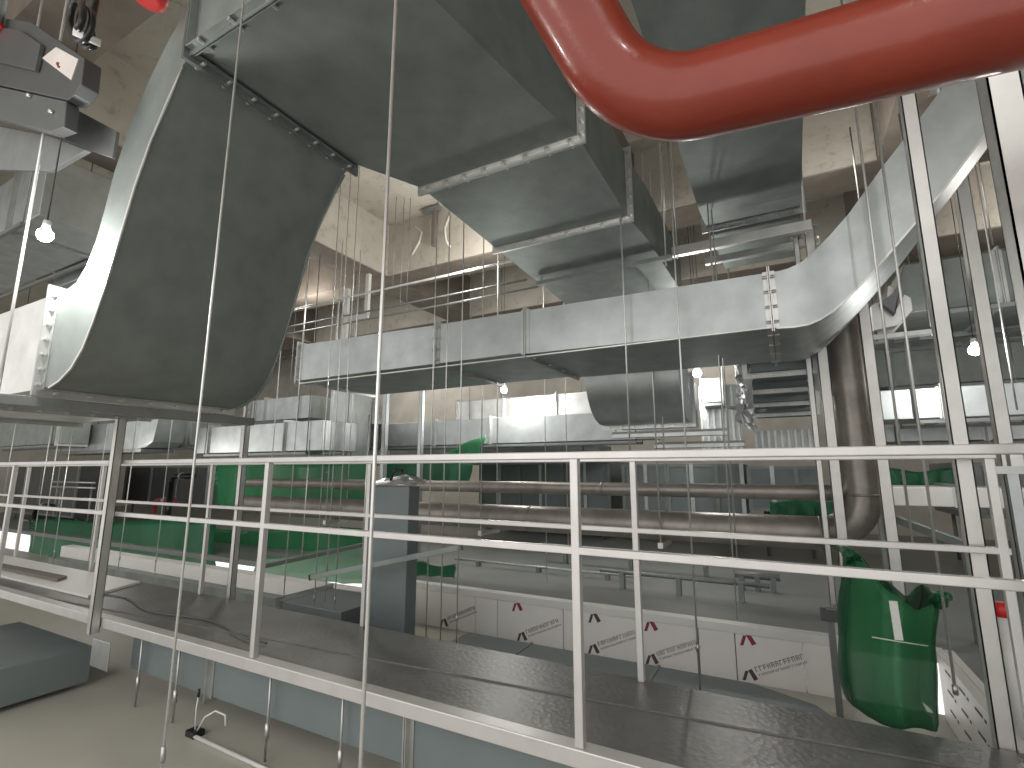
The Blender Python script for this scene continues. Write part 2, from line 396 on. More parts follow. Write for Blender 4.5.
# centre duct with rising bend at right
CY0, CY1, CZ0, CZ1 = 3.0, 4.0, 2.50, 2.80
cd = thing('supply_duct', 'long pale duct crossing the middle of the scene above the railings and rising at right', 'duct', (-1.5, 3.5, CZ0))
MB().loft([secx(-3.80,CY0,CY1,CZ0,CZ1+.03), secx(-2.29,CY0,CY1,CZ0,CZ1+.005)]).build('duct_body', 'galv', cd)
MB().loft([secx(-2.25,CY0,CY1,CZ0,CZ1+.005), secx(-1.53,CY0,CY1,CZ0,CZ1)]).build('duct_body', 'galv', cd)
MB().loft([secx(-1.49,CY0,CY1,CZ0-.01,CZ1), secx(-.01,CY0,CY1,CZ0-.03,CZ1-.015)]).build('duct_body', 'galv', cd)
bb = [(.02,2.468),(.10,2.462),(.17,2.466),(.225,2.485),(.285,2.52),(.344,2.57),(.462,2.684),(.602,2.842),(.782,3.045),(.939,3.25),(1.06,3.41),(1.25,3.66),(1.5,3.99)]
bt = [(.02,2.785),(.06,2.785),(.10,2.79),(.161,2.81),(.23,2.86),(.312,2.938),(.411,3.044),(.561,3.241),(.713,3.425),(.867,3.62),(.96,3.75),(1.11,3.95),(1.28,4.20)]
MB().loft([[(b[0],CY0,b[1]),(b[0],CY1,b[1]),(t[0],CY1,t[1]),(t[0],CY0,t[1])] for b, t in zip(bb, bt)], True).build('rising_bend', 'galv', cd)
o = cd.children[-1]; m = o.modifiers.new('edge_split','EDGE_SPLIT'); m.split_angle = math.radians(35)
g = [[(b[0],y,b[1]-.004) for y in (CY0-.006,CY0+.016)] for b in bb]
MB().sheet(g, .010).build('edge_seam', 'galv_bright', cd)
for x, z0, z1, bt_ in ((-3.82,CZ0,CZ1+.03,((3,0),)),(-2.27,CZ0,CZ1+.005,((3,0),(0,1))),(-1.51,CZ0-.005,CZ1,((0,1),)),(.005,CZ0-.03,CZ1-.015,((3,0),(0,1)))):
    flange_ring(cd, secx(x,CY0,CY1,z0,z1), 'x', .028, bolts=bt_, nb=4, mat='galv_bright' if x in (-3.82,.005) else 'flange')
MB().box(-3.78, .0, CY0-.006, CY0+.02, CZ0-.034, CZ0-.026).build('edge_seam', 'galv_bright', cd)

# overhead duct at right, behind the red pipe
d2 = thing('return_duct', 'dark overhead duct at upper right passing behind the red pipe', 'duct', (-.08, 2.9, 3.6))
MB().loft([secy(1.45,-.40,.22,3.6,3.95), secy(3.2,-.405,.245,3.6,3.95), secy(3.55,-.405,.25,3.585,3.95), secy(3.80,-.405,.255,3.60,3.95), secy(4.10,-.405,.26,3.66,3.95)]).build('duct_body', 'galv_dull', d2)
MB().loft([secy(4.16,-.405,.26,3.66,3.95), secy(5.1,-.36,.27,3.66,3.95)]).build('duct_body', 'galv_dull', d2)
flange_ring(d2, secy(4.13,-.405,.26,3.66,3.95), 'y', .04, bolts=((0,1),), nb=6)
for nm, p0, p1, w, mt, lb in (
  ('trapeze_bar', at(672,252,Y=3.9), at(812,226,Y=3.9), .075, 'galv_bright', 'bright trapeze channel under the right overhead duct'),
  ('trapeze_bar', at(537,284,Z=3.255), at(672,257,Z=3.255), .03, 'galv_dull', 'grey trapeze channel under the tail of the largest overhead duct')):
    t = thing(nm, lb, 'support', (p0+p1)/2, 'trapeze bars')
    a = Vector((p0.x, p0.y, (p0.z+p1.z)/2)); b = Vector((p1.x, p1.y, a.z))
    MB().bar(a, b, .05, w).build('channel', mt, t, .003)
    for q in (a+(b-a)*.04, a+(b-a)*.96):
        MB().tube([q+Vector((0,0,-.06)), (q.x,q.y,BZ if q.y<5.2 else BZ)], .006, 8).build('hanger_rod', 'rod', t)
p0 = at(705,262,Y=4.45); p1 = at(808,243,Y=4.45)
t = thing('trapeze_bar', 'second bright flat bar just below and behind the right overhead trapeze', 'support', (p0+p1)/2, 'trapeze bars')
MB().bar(p0, (p1.x,p1.y,p0.z), .05, .06).build('channel', 'galv_bright', t, .003)
for k in range(3): MB().tube([(p0.x+.05+k*.4,4.45,p0.z-.03),(p0.x+.05+k*.4,4.45,p0.z+.04)], .012, 6).build('nut', 'galv_bright', t)

# mid-distance curved duct under the centre duct
eb = thing('curved_duct', 'dull curved duct dropping just below the middle of the long pale duct', 'duct', (-1.1, 4.7, 2.1))
prof = [(4.12,2.72),(4.13,2.56),(4.16,2.44),(4.21,2.33),(4.29,2.23),(4.40,2.16),(4.52,2.125),(4.66,2.12),(4.66,2.55),(4.60,2.62),(4.58,2.72)]
MB().prism(prof, 'x', -1.50, -.70, True).build('elbow_body', 'galv', eb)
m = eb.children[0].modifiers.new('edge_split','EDGE_SPLIT'); m.split_angle = math.radians(35)
flange_ring(eb, [(-1.50,4.70,2.12),(-.70,4.70,2.12),(-.70,4.70,2.55),(-1.50,4.70,2.55)], 'y', .035, bolts=((0,1),), nb=7)
MB().box(-1.48, -.72, 4.74, 5.25, 2.12, 2.55).build('duct_body', 'galv', eb)
for i, (xa, xb, y, yy, lb) in enumerate(((613,728,436,4.85,'upper dark trapeze bar right under the dull curved duct'),(655,745,446,5.3,'lower dark trapeze bar beneath the dull curved duct, set further back'))):
    a = at(xa,y,Y=yy); b = at(xb,y-1,Y=yy)
    t = thing('trapeze_bar', lb, 'support', (a+b)/2, 'trapeze bars')
    MB().bar(a, (b.x,b.y,a.z), .08, .05).build('channel', 'flange', t, .003)
    MB().box(a.x, b.x, yy-.042, yy-.038, a.z+.012, a.z+.034).build('slot_strip', 'bar_dark', t)
    for q in (a.x+.03, b.x-.03): MB().tube([(q,yy,a.z),(q,yy,BZ)], .006, 8).build('hanger_rod', 'rod', t)

def hangers(t, pts, z0):
    for x, y in pts: MB().tube([(x,y,z0-.04),(x,y,z0+1.0 if x > .5 else SOF)], .006, 6).build('hanger_rod', 'bar_dark', t)
    for k in (0, 2): MB().bar((pts[k][0],pts[k][1],z0-.03),(pts[k+1][0],pts[k+1][1],z0-.03), .03, .03).build('hanger_bar', 'bar_dark', t)
def boxduct_x(name, label, x0, x1, y0, y1, z0, z1, mat='galv', fl=(), bolts=(), group=None, cat='duct', fw=.03):
    t = thing(name, label, cat, ((x0+x1)/2, (y0+y1)/2, z0), group)
    cuts = sorted([x0]+list(fl)+[x1]); cuts = [c for i, c in enumerate(cuts) if i == 0 or c-cuts[i-1] > .05]
    for a, b in zip(cuts, cuts[1:]):
        MB().box(a+.012, b-.012, y0, y1, z0, z1).build('duct_body', mat, t, .006)
    for x in fl: flange_ring(t, secx(x,y0,y1,z0,z1), 'x', fw, bolts=bolts, nb=5)
    if cat == 'duct' and z0 > 1.4: hangers(t, [(x0+.25,y0-.02),(x1-.25,y0-.02),(x0+.25,y1+.02),(x1-.25,y1+.02)], z0)
    return t
def boxduct_y(name, label, x0, x1, y0, y1, z0, z1, mat='galv', fl=(), bolts=(), group=None, cat='duct', fw=.03, fmat='flange'):
    t = thing(name, label, cat, ((x0+x1)/2, (y0+y1)/2, z0), group)
    cuts = sorted([y0]+list(fl)+[y1]); cuts = [c for i, c in enumerate(cuts) if i == 0 or c-cuts[i-1] > .05]
    for a, b in zip(cuts, cuts[1:]):
        MB().box(x0, x1, a+.012, b-.012, z0, z1).build('duct_body', mat, t, .006)
    for y in fl: flange_ring(t, secy(y,x0,x1,z0,z1), 'y', fw, bolts=bolts, nb=5, mat=fmat)
    if z0 > 1.4: hangers(t, [(x0-.02,y0+.2),(x1+.02,y0+.2),(x0-.02,y1-.2),(x1+.02,y1-.2)], z0)
    return t
def px(x0, y0, x1, y1, Y):
    """x0,x1,z1,z0 of an upright rectangle in the plane Y"""
    a = at(x0,y1,Y=Y); b = at(x1,y1,Y=Y); xm = (x0+x1)/2
    return a.x, b.x, at(xm,y1,Y=Y).z, at(xm,y0,Y=Y).z
# two long ducts in the background
x0,x1,z0,z1 = px(455,396,602,417,6.0)
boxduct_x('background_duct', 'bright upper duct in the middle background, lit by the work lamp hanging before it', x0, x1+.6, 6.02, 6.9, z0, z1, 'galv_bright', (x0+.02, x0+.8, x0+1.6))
x0,x1,z0,z1 = px(338,419,615,444,5.7)
boxduct_x('background_duct', 'grey lower duct in the middle background running behind the pale struts', x0, x1+.5, 5.7, 5.96, z0, z1, 'galv', (x0+.02, x0+.95, x0+1.9, x0+2.8))
x0,x1,z0,z1 = px(340,448,600,462,7.0)
boxduct_x('background_duct', 'thin far duct hanging just above the top rail in the middle', x0, x1, 7.0, 7.6, z0, z1, 'galv_dull', (x0+1.2, x0+2.4))
# left background ducts
x0,x1,z0,z1 = px(196,424,322,452,4.3)
boxduct_x('background_duct', 'grey round-shouldered duct left of the crumpled riser', x0, x1, 4.3, 4.9, z0, z1, 'galv', (x0+.3, x1-.7))
x0,x1,z0,z1 = px(245,398,310,420,5.2)
boxduct_x('background_duct', 'small bright stacked duct peeping out beside the descending duct', x0, x1, 5.2, 5.8, z0, z1, 'galv', (x0+.5,))
x0,x1,z0,z1 = px(55,424,150,450,3.8)
t = thing('background_duct', 'grey duct with a swept end hanging behind the left strut', 'duct', ((x0+x1)/2, 4.1, z0))
MB().prism([(x0,z0),(x1-.35,z0),(x1-.12,z0+.02),(x1+.05,z0+.09),(x1+.12,z1),(x0,z1)], 'y', 3.8, 4.2).build('duct_body', 'galv', t)
MB().bar((x1-.35,3.797,z0+.005),(x1+.05,3.797,z0+.10), .01, .012).build('edge_seam', 'galv_bright', t)
MB().box(x0, x1-.2, 3.78, 4.22, z0-.05, z0-.001).build('support_bar', 'bar_dark', t)
hangers(t, [(x0+.3,3.77),(x1-.4,3.77),(x0+.3,4.23),(x1-.4,4.23)], z0)
x0,x1,z0,z1 = px(132,425,190,446,4.8)
boxduct_x('background_duct', 'short pale duct between the left strut and the thick left rod', x0, x1, 4.8, 5.3, z0, z1, 'galv', (x1-.1,))
x0,x1,z0,z1 = px(-30,418,60,446,3.4)
boxduct_x('background_duct', 'dark duct end at the far left edge below the bright branch duct', x0, x1, 3.4, 3.75, z0, z1, 'galv_dull', (x1-.12,))
# grey ducts upper left, behind the lamp
q = at(20,220,Y=1.5)
boxduct_x('background_duct', 'blue grey duct at the upper left edge behind the left work lamp', -9, q.x+.4, 1.5, 2.1, q.z-.05, q.z+.5, 'galv', (q.x-.2,))
x0,x1,z0,z1 = px(-20,315,45,385,2.6)
q = at(85,250,Y=2.2)
boxduct_y('background_duct', 'smooth pale duct seen between the left lamp and the descending duct', q.x-.7, q.x+.15, 2.2, 3.6, q.z-.3, q.z+.15, 'galv', (2.6,))

# right background ducts
x0,x1,z0,z1 = px(905,250,1100,302,5.0)
boxduct_x('background_duct', 'brown tinted large duct in the right background above the lamp', x0, x1, 5.0, 5.9, z0, z1, 'galv_dull', (x0+.6,x0+1.5))
x0,x1,z0,z1 = px(862,314,1120,330,6.3)
boxduct_x('background_duct', 'slim duct below the brown tinted large duct at right', x0, x1, 6.3, 6.75, z0, z1, 'galv', (x0+.9,))
x0,x1,z0,z1 = px(880,384,1100,416,5.6)
boxduct_x('background_duct', 'bright duct at right lit by the lamp, crossing behind the wide strut', x0, x1, 5.6, 6.2, z0, z1, 'galv', (x0+.45,x0+1.25))
x0,x1,z0,z1 = px(868,424,1100,440,6.8)
boxduct_x('background_duct', 'dim pale duct just above the top rail at right', x0, x1, 6.8, 7.5, z0, z1, 'galv', (x0+1.0,))
x0,x1,z0,z1 = px(880,488,1100,508,5.6)
boxduct_x('background_duct', 'white duct at right seen between the top and middle rails', x0, x1, 5.6, 6.3, z0, z1, 'white_panel', (x0+.55,x0+1.6))
x0,x1,z0,z1 = px(866,345,940,386,7.4)
boxduct_x('background_duct', 'shadowy duct deep behind the two thin rods at right', x0, x1+1.5, 7.4, 8.1, z0, z1, 'galv_dull', (x0+1.2,))
# cut pieces beside rising bend: bright folded box
q = at(890,300,Y=4.5)
t = thing('duct_branch', 'bright folded sheet metal branch tucked under the rising bend at right', 'duct', (q.x, 4.5, q.z-.25))
x0,x1,z0,z1 = px(874,300,915,328,4.5)
MB().prism([(x0,z0),(x1-.1,z0+.02),(x1,z0+.12),(x1,z1),(x1-.12,z1+.12),(x0+.1,z1+.02),(x0,z1-.02)], 'y', 4.5, 5.1).build('duct_body', 'galv_bright', t)
MB().prism([(x0+.05,z1-.02),(x0+.13,z1-.12),(x1-.12,z1-.12),(x1-.02,z1+.06),(x1-.02,z1+.26),(x0+.15,z1+.05)], 'y', 4.44, 4.5).build('damper_plate', 'bar_dark', t)
a = at(872,338,Y=4.6); b = at(936,332,Y=4.6)
t = thing('support_bar', 'bright flat bar below the folded branch at right', 'support', (a+b)/2)
MB().bar(a, (b.x,b.y,a.z), .05, .04).build('channel', 'flange', t, .003)
for x in (a.x+.03, b.x-.03): MB().tube([(x,a.y,a.z-.03),(x,a.y,BZ)], .006, 8).build('hanger_rod', 'bar_dark', t)

# right: stepped ribbed duct seen from below with torn foil
rd = thing('ribbed_duct', 'dark duct with a ladder of flange ribs on its underside, left of the bright struts', 'duct', (-.1, 5.5, 2.3))
ya = [4.15, 4.75, 5.4, 6.1, 6.9]
zs = [2.44, 2.40, 2.36, 2.33, 2.30]
for i in range(4):
    xa = at(752,390,Y=ya[i]).x; xb = at(812,390,Y=ya[i]).x
    MB().box(xa, xb, ya[i]+.03, ya[i+1]-.03, zs[i], zs[i]+.42).build('duct_body', 'under_duct', rd)
    flange_ring(rd, secy(ya[i],xa-.02,xb+.02,zs[i]-.02,zs[i]+.42), 'y', .035, bolts=((0,1),), nb=4, mat='flange')
def crumple(gx, gy, fn, amp, seed):
    r = random.Random(seed)
    return [[fn(i/(gx-1), j/(gy-1))+Vector((r.uniform(-amp,amp), r.uniform(-amp,amp), r.uniform(-amp,amp))) for j in range(gy)] for i in range(gx)]
def quadfn(a, b, c, d):  # a top-left, b top-right, c bottom-right, d bottom-left
    return lambda u, v: (a*(1-u)+b*u)*(1-v)+(d*(1-u)+c*u)*v
fq = quadfn(at(738,366,Y=4.1), at(756,366,Y=4.2), at(752,428,Y=5.2), at(738,400,Y=5.0))
MB().sheet(crumple(6,9,fq,.025,3), .004, False).build('foil_wrap', 'foil', rd)
fq = quadfn(at(728,404,Y=4.9), at(750,408,Y=4.9), at(757,432,Y=5.3), at(742,424,Y=5.2))
MB().sheet(crumple(6,6,fq,.03,4), .004, False).build('foil_wrap', 'foil', rd)
# corrugated back panels below it
for lb, X0, X1, Y0, Y1, yy, n in (('grey ribbed sheet panel under the ribbed duct', 757, 818, 430, 452, 6.9, 9), ('grey ribbed sheet panel right of the dull curved duct', 704, 742, 385, 450, 6.2, 6)):
    x0,x1,z0,z1 = px(X0,Y0,X1,Y1,yy)
    t = thing('sheet_metal_screen', lb, 'screen', ((x0+x1)/2, yy, z0))
    MB().box(x0, x1, yy, yy+.06, z0, z1).build('sheet', 'galv', t)
    for k in range(n+1):
        x = x0+(x1-x0)*k/n; MB().box(x-.012, x+.012, yy-.03, yy+.002, z0, z1).build('rib', 'galv_bright', t)
x0,x1,z0,z1 = px(700,378,726,402,5.9)
boxduct_x('background_duct', 'small bright duct end right of the second work lamp', x0, x1, 5.9, 6.15, z0, z1, 'galv_bright')

# crumpled riser left of centre
x0,x1,z0,z1 = px(326,400,350,475,5.15)
t = thing('wrapped_riser', 'vertical duct wrapped in crumpled silver film in the left middle background', 'duct', ((x0+x1)/2, 5.3, z0))
MB().box(x0, x1, 5.15, 5.5, z0, z1+.25).build('duct_body', 'galv', t)
fq = quadfn(at(311,424,Y=5.05), at(352,424,Y=5.05), at(344,474,Y=5.05), at(326,474,Y=5.05))
MB().sheet(crumple(10,10,fq,.028,8), .004, False).build('film_wrap', 'foil', t)
x0,x1,z0,z1 = px(345,393,366,424,5.4)
t = tag(MB().prism([(x0,z1),(x1-.06,z1),(x1+.12,z0),(x0+.06,z0)], 'y', 5.51, 5.69).build('sheet_offcut', 'galv_bright'), 'bright tapering sheet metal transition beside the crumpled riser', 'duct')

# ------------------------------------------------------------------ red pipe
k = Vector((-.266, 1.13, 2.584)); dirB = (Vector((.347, 1.13, 2.532))-Vector((-.105, 1.13, 2.571))).normalized()
dirA = -Vector((-.36, -.45, .82)).normalized()
R = .27
ang = dirA.angle(dirB); tl = R*math.tan(ang/2)
pa = k-dirA*tl; pb = k+dirB*tl
nrm = dirA.cross(dirB).normalized(); cen = pa + nrm.cross(dirA).normalized()*R
elbow = []
for i in range(17):
    a = ang*i/16
    elbow.append(cen + Matrix.Rotation(a, 4, nrm) @ (pa-cen))
RP = .095
tag(MB().tube([pa-dirA*2.2, pa-dirA*1.0, pa-dirA*.2]+elbow+[pb+dirB*.2, pb+dirB*.8, pb+dirB*2.6], RP, 48).build('red_pipe', 'red_paint'), 'thick glossy red pipe bending across the top right, nearest to the camera', 'pipe')

# ------------------------------------------------------------------ black pipes
PYY = 4.27
def steel_pipe(name, label, pts, r, group=None, mat='pipe_black', joints=()):
    t = thing(name, label, 'pipe', pts[0], group)
    MB().tube(pts, r, 24).build('pipe_run', mat, t)
    for (p, d) in joints:
        p = Vector(p); d = Vector(d); MB().tube([p-d*.008, p+d*.008], r+.004, 24).build('weld_bead', mat, t)
    return t
def bend(cx, cz, r, a0, a1, y, n=12): return [(x, y, z) for x, z in arc(cx, cz, r, a0, a1, n)]
XR = at(851,400,Y=PYY).x
zl = at(700,527,Y=PYY).z; zu = at(700,490.5,Y=PYY).z
RL, RU = .115, .055
steel_pipe('steel_pipe', 'thick dark steel pipe running behind the railings and turning up into the tall riser',
    [(-6.2,PYY,zl),(-3,PYY,zl),(-1.2,PYY,zl)]+bend(XR-.27, zl+.27, .27, -90, 0, PYY)+[(XR,PYY,zl+.6),(XR,PYY,2.5),(XR,PYY,3.0)]+[(XR,PYY+.27-.27*math.cos(math.radians(a)),3.0+.27*math.sin(math.radians(a))) for a in range(10,91,10)]+[(XR,7.3,3.27)], RL,
    joints=(((XR-.27,PYY,zl),(1,0,0)),((XR,PYY,zl+.27),(0,0,1)),((-2.1,PYY,zl),(1,0,0))))
steel_pipe('steel_pipe', 'thinner dark steel pipe above the thick one, joining the riser with a small bend',
    [(-6.2,PYY-.02,zu),(-2,PYY-.02,zu),(-.2,PYY-.02,zu)]+[(x,PYY-.02,z) for x,z in arc(XR-.19, zu+.12, .12, -90, -25, 8)]+[(XR-.05,PYY-.02,zu+.14)], RU,
    joints=(((-1.4,PYY-.02,zu),(1,0,0)),))
for xx in (-4.6, -2.55, -.9):
    t = thing('pipe_support', {-4.6:'thin pipe hanger at the left end of the dark pipes',-2.55:'thin pipe hanger behind the grey upright duct stub',-.9:'thin pipe hanger right of the middle of the dark pipes'}[xx], 'support', (xx,PYY,zl-.16), 'pipe hangers')
    MB().box(xx-.02, xx+.02, PYY-.17, PYY+.17, zl-.16, zl-.118).build('cross_bar', 'strut', t)
    for y in (PYY-.15, PYY+.15): MB().tube([(xx,y,zl-.17),(xx,y,BZ)], .006, 8).build('hanger_rod', 'rod', t)

# ------------------------------------------------------------------ conduits near the ceiling
for i, (p, q, lb) in enumerate((((300,307),(512,262),'topmost thin bright conduit under the concrete beams'),((300,321),(525,281),'middle thin conduit of three under the concrete beams'),((300,326),(535,288),'lowest thin conduit of three under the concrete beams'))):
    a = at(*p, Y=4.7); b = at(*q, Y=4.7); z = (a.z+b.z)/2
    t = thing('conduit', lb, 'conduit', (a.x, 4.7, z), 'conduits under the beams')
    MB().tube([(a.x-1.5,4.7+.05*i,z),(b.x,4.7+.05*i,z)], .014 if i == 0 else .012, 10).build('tube', 'rod' if i == 0 else 'bar_dark', t)
    for k in range(2):
        x = a.x+(b.x-a.x)*(.2+.3*k); MB().tube([(x,4.7+.05*i,z),(x,4.7+.05*i,SOF)], .004, 6).build('hanger_rod', 'bar_dark', t)

# ------------------------------------------------------------------ hanger rods
def vx(xr, yr, y): return 500+(xr-500)*(y+2500)/(yr+2500)
def rod(label, xr, yr, yt, yb, Y, r=.005, coupling=None, cap=None):
    p = at(xr, yr, Y=Y); zt = at(vx(xr,yr,yt), yt, Y=Y).z; zb = at(vx(xr,yr,yb), yb, Y=Y).z
    zb = max(zb, FZ if Y < 3.99 else RZ-.02)
    if cap: zt = cap
    t = thing('hanger_rod', label, 'rod', (p.x, Y, zb), 'threaded hanger rods')
    MB().tube([(p.x,Y,zb),(p.x,Y,zt)], r, 10).build('shaft', 'rod', t)
    for q in (coupling or ()):
        z = at(vx(xr,yr,q), q, Y=Y).z; MB().tube([(p.x,Y,z-.018),(p.x,Y,z+.018)], r*1.75, 6).build('coupling_nut', 'flange', t)
    return t
rod('nearest bright rod, crossing the large overhead duct and both rails left of centre', 377.5,400,-60,1200,.70,.0036)
rod('second nearest thin rod, crossing the curved descending duct at left', 201,400,-60,900,.80,.0033,(755,))
rod('rod hanging from the largest overhead duct flange, crossing the long pale duct', 628,400,160,470,2.93,.0052,(170,))
rod('long rod right of centre passing before the long pale duct to the printed panels', 683,400,150,692,2.9,.0048,(648,), BZ)
rod('short rod between the red pipe and the right overhead trapeze bar', 664,200,140,236,4.2,.006,None,BZ)
YR = 2.80
for lb, x, yt, yb, cp in (
  ('leftmost of the thin rods beside the descending duct edge', 277.7, 292, 612, ()),
  ('thin rod in front of the left end flange of the long pale duct', 299, 250, 606, (578,)),
  ('third thin rod from the descending duct, before the long pale duct', 327.7, 165, 603, (598,)),
  ('fourth thin rod from the descending duct, before the long pale duct', 338, 190, 602, ()),
  ('right one of the close rod pair left of the nearest bright rod', 347, 165, 608, (600,)),
  ('thin rod right of the nearest bright rod, by the second flange of the pale duct', 432.7, 210, 641, ()),
  ('thin rod behind it crossing the long pale duct left of its middle', 461, 190, 648, (618,)),
  ('faint thin rod beside the second flange of the long pale duct', 446, 300, 645, ())):
    rod(lb, x, 389, yt, yb, YR if x != 446 else 2.9, .0042, cp, BZ)
for lb, x, y, yt, yb, yy in (
  ('left one of the two thin rods passing before the rising bend at right', 886, 341, 60, 548, 2.72),
  ('right one of two thin rods before the rising bend, tied to the green bag', 907, 341, 60, 695, 2.72)):
    rod(lb, x, y, yt, yb, yy, .0055, (690,) if x == 907 else (), BZ)
for lb, x, y, yt, yb, yy in (
  ('thin rod at far left ending above the pale board', 40, 500, 400, 551, 3.0),
  ('thin rod at left between two far rail posts', 49, 500, 405, 562, 3.0),
  ('short thin rod with a coupling at left of the corner strut', 62, 500, 430, 564, 3.1),
  ('bright thin rod directly left of the corner strut', 97, 500, 425, 595, 2.6),
  ('thin rod just right of the corner strut before dark green netting', 127, 500, 425, 570, 3.0),
  ('thin rod before the green netting left of the second nearest rod', 163, 500, 425, 572, 3.0),
  ('faint thin rod behind the left rail posts', 8, 470, 400, 500, 3.0),
  ('thin rod right of the printed panels with a spliced lower end', 733, 560, 380, 620, 3.6),
  ('thin rod before the ribbed panel right of the second lamp', 727, 420, 340, 560, 3.7),
  ('thin rod hanging behind the far post right of the middle near post', 545, 420, 395, 600, 4.6),
  ('thin rod in the middle background right of the bright lit duct', 566, 420, 380, 560, 4.6)):
    rod(lb, x, y, yt, yb, yy, .0045, (yb-12,) if 'coupling' in lb or 'netting' in lb else (), BZ if yy > 2.5 and x > 130 else None)
for lb, x, y, yy in (('thin rod in the right background beyond the white strut', 1012, 380, 4.8), ('thin rod against the concrete at upper right behind the wide strut', 985, 200, 5.1)):
    rod(lb, x, y, 150, 410 if x > 1000 else 245, yy, .006, (), BZ)

# ------------------------------------------------------------------ printed panels in the pit
seam_px = [405, 478, 500, 566, 640, 700, 736, 803, 850]
PY = 4.0
def glyphs(mb, o, ux, uz, n, h, w, r):
    for k in range(n):
        a = o+ux*(k*w); kind = r.random()
        for (du, dv, lu, lv) in [(0,0,.18,1)] + ([(0,.82,.7,.18)] if kind < .7 else []) + ([(.52,0,.18,1)] if kind > .3 else []) + ([(0,.4,.7,.16)] if r.random() < .6 else []):
            p = a+ux*(du*w)+uz*(dv*h); q = p+ux*(lu*w)+uz*(lv*h)
            c = [p, p+ux*(lu*w), q, p+uz*(lv*h)]
            y = Vector((0,-.0012,0))
            mb.add([x+y for x in c]+[x+y*.2 for x in c], [(0,1,2,3),(7,6,5,4),(0,4,5,1),(1,5,6,2),(2,6,7,3),(3,7,4,0)])
def skewbox(mb, c):
    y = Vector((0,-.0014,0)); mb.add([x+y for x in c]+[x+y*.15 for x in c], [(0,1,2,3),(7,6,5,4),(0,4,5,1),(1,5,6,2),(2,6,7,3),(3,7,4,0)])
def print_mark(parent, o, s, red, seed, yface, full=True):
    r = random.Random(seed)
    ux = Vector((math.cos(.42),0,math.sin(.42))); uz = Vector((-math.sin(.42),0,math.cos(.42)))
    lg = MB()
    h = Vector((1,0,.0)); v_ = Vector((0,0,1))
    skewbox(lg, [o, o+h*.055*s, o+h*.115*s+v_*.17*s, o+h*.06*s+v_*.17*s])
    skewbox(lg, [o+h*.20*s+v_*.02*s, o+h*.27*s+v_*.06*s, o+h*.17*s+v_*.22*s, o+h*.11*s+v_*.18*s])
    lg.build('logo_mark', red, parent)
    if full:
        a = MB(); glyphs(a, o+ux*.30*s+uz*.06*s, ux, uz, 12, .085*s, .075*s, r); a.build('print_lettering', 'ink_grey', parent)
        a = MB(); glyphs(a, o+ux*.32*s-uz*.02*s, ux, uz, 18, .04*s, .05*s, r); a.build('print_lettering', 'ink_grey', parent)
pl = ['leftmost printed panel, just right of the grey upright stub', 'narrow printed panel strip between two dark seams left of centre', 'printed panel left of the middle near post', 'printed panel directly behind the middle near post',
      'printed panel between the far post and the long thin rod', 'narrow blank panel strip right of the long thin rod', 'printed panel left of the black hanging bracket', 'plain panel behind the black bracket beside the green bag']
panels = []
for i in range(8):
    xa = at(seam_px[i],645,Y=PY).x; xb = at(seam_px[i+1],645,Y=PY).x
    t = thing('insulated_panel', 'white '+pl[i], 'panel', ((xa+xb)/2, PY, FZ), 'printed insulated panels')
    MB().box(xa+.003, xb-.003, PY-.05, PY-.012, FZ, .60).build('panel_face', 'white_panel', t, .002)
    MB().box(xa+.0005, xb-.0005, PY-.0118, PY-.002, FZ, .60).build('seam_backing', 'brown_dark', t)  # dark backing added to stop light showing through the panel seams
    panels.append((t, xa, xb))
xb_end = .735
for j, (x, y, red, full, pi) in enumerate(((512,600,'ink_red',False,2),(517,642,'ink_dark',True,2),(461,632,'ink_dark',True,0),(588,610,'ink_dark',False,3),(588,655,'ink_dark',True,3),(652,622,'ink_red',False,4),(651,666,'ink_dark',True,4),(739,630,'ink_red',False,6),(738,679,'ink_dark',True,6))):
    o = at(x, y, Y=PY-.0505); o.z = min(max(o.z, .305), .53)
    t, xa, xb = panels[pi]
    o.x = min(max(o.x, xa+.03), max(xa+.03, xb-.38))
    print_mark(t, o, .36 if full else .38, red, j, PY-.05, full)
tag(MB().box(at(405,582,Y=PY).x, xb_end, PY-.06, PY+.03, .602, RZ).build('panel_cap', 'board_white', None, .004), 'pale cap strip along the top of the printed panels', 'trim')
# side wall prints at right (sloping wedge beside the bag)
t = thing('insulated_panel', 'white printed panel side at right between the green bag and the wide strut', 'panel', (.73, 3.2, FZ), 'printed insulated panels')
MB().box(.69, .738, 2.45, 3.93, FZ, RZ).build('panel_face', 'white_panel', t, .002)
for k in range(5):
    for zz in (.60, .50, .40):
        lg = MB(); y = 2.62+.25*k
        lg.box(.688, .6899, y, y+.022, zz, zz+.012); lg.box(.688, .6899, y+.05, y+.15, zz+.004, zz+.016)
        lg.build('print_lettering', 'ink_dark', t)
# beige wall on the left of the pit, and low boxes before it
tag(MB().box(-9, at(362,590,Y=3.42).x, 3.42, 3.55, FZ, .66).build('insulated_panel', 'white_panel'), 'pale dusty panel wall under the green netting at left', 'panel', 'printed insulated panels')
tag(MB().box(-9, at(362,590,Y=3.42).x+.0, 3.30, 3.419, FZ, .52).build('cable_tray', 'galv_dull'), 'grey ledge along the foot of the dusty left panel wall', 'ledge')
x0,x1,z0,z1 = px(292,602,362,632,2.9)
boxduct_x('low_block', 'low blue grey duct box behind the far rail, left of the upright stub', x0, x1-.05, 2.75, 3.25, FZ, z1, 'under_duct', (x0+.015,))
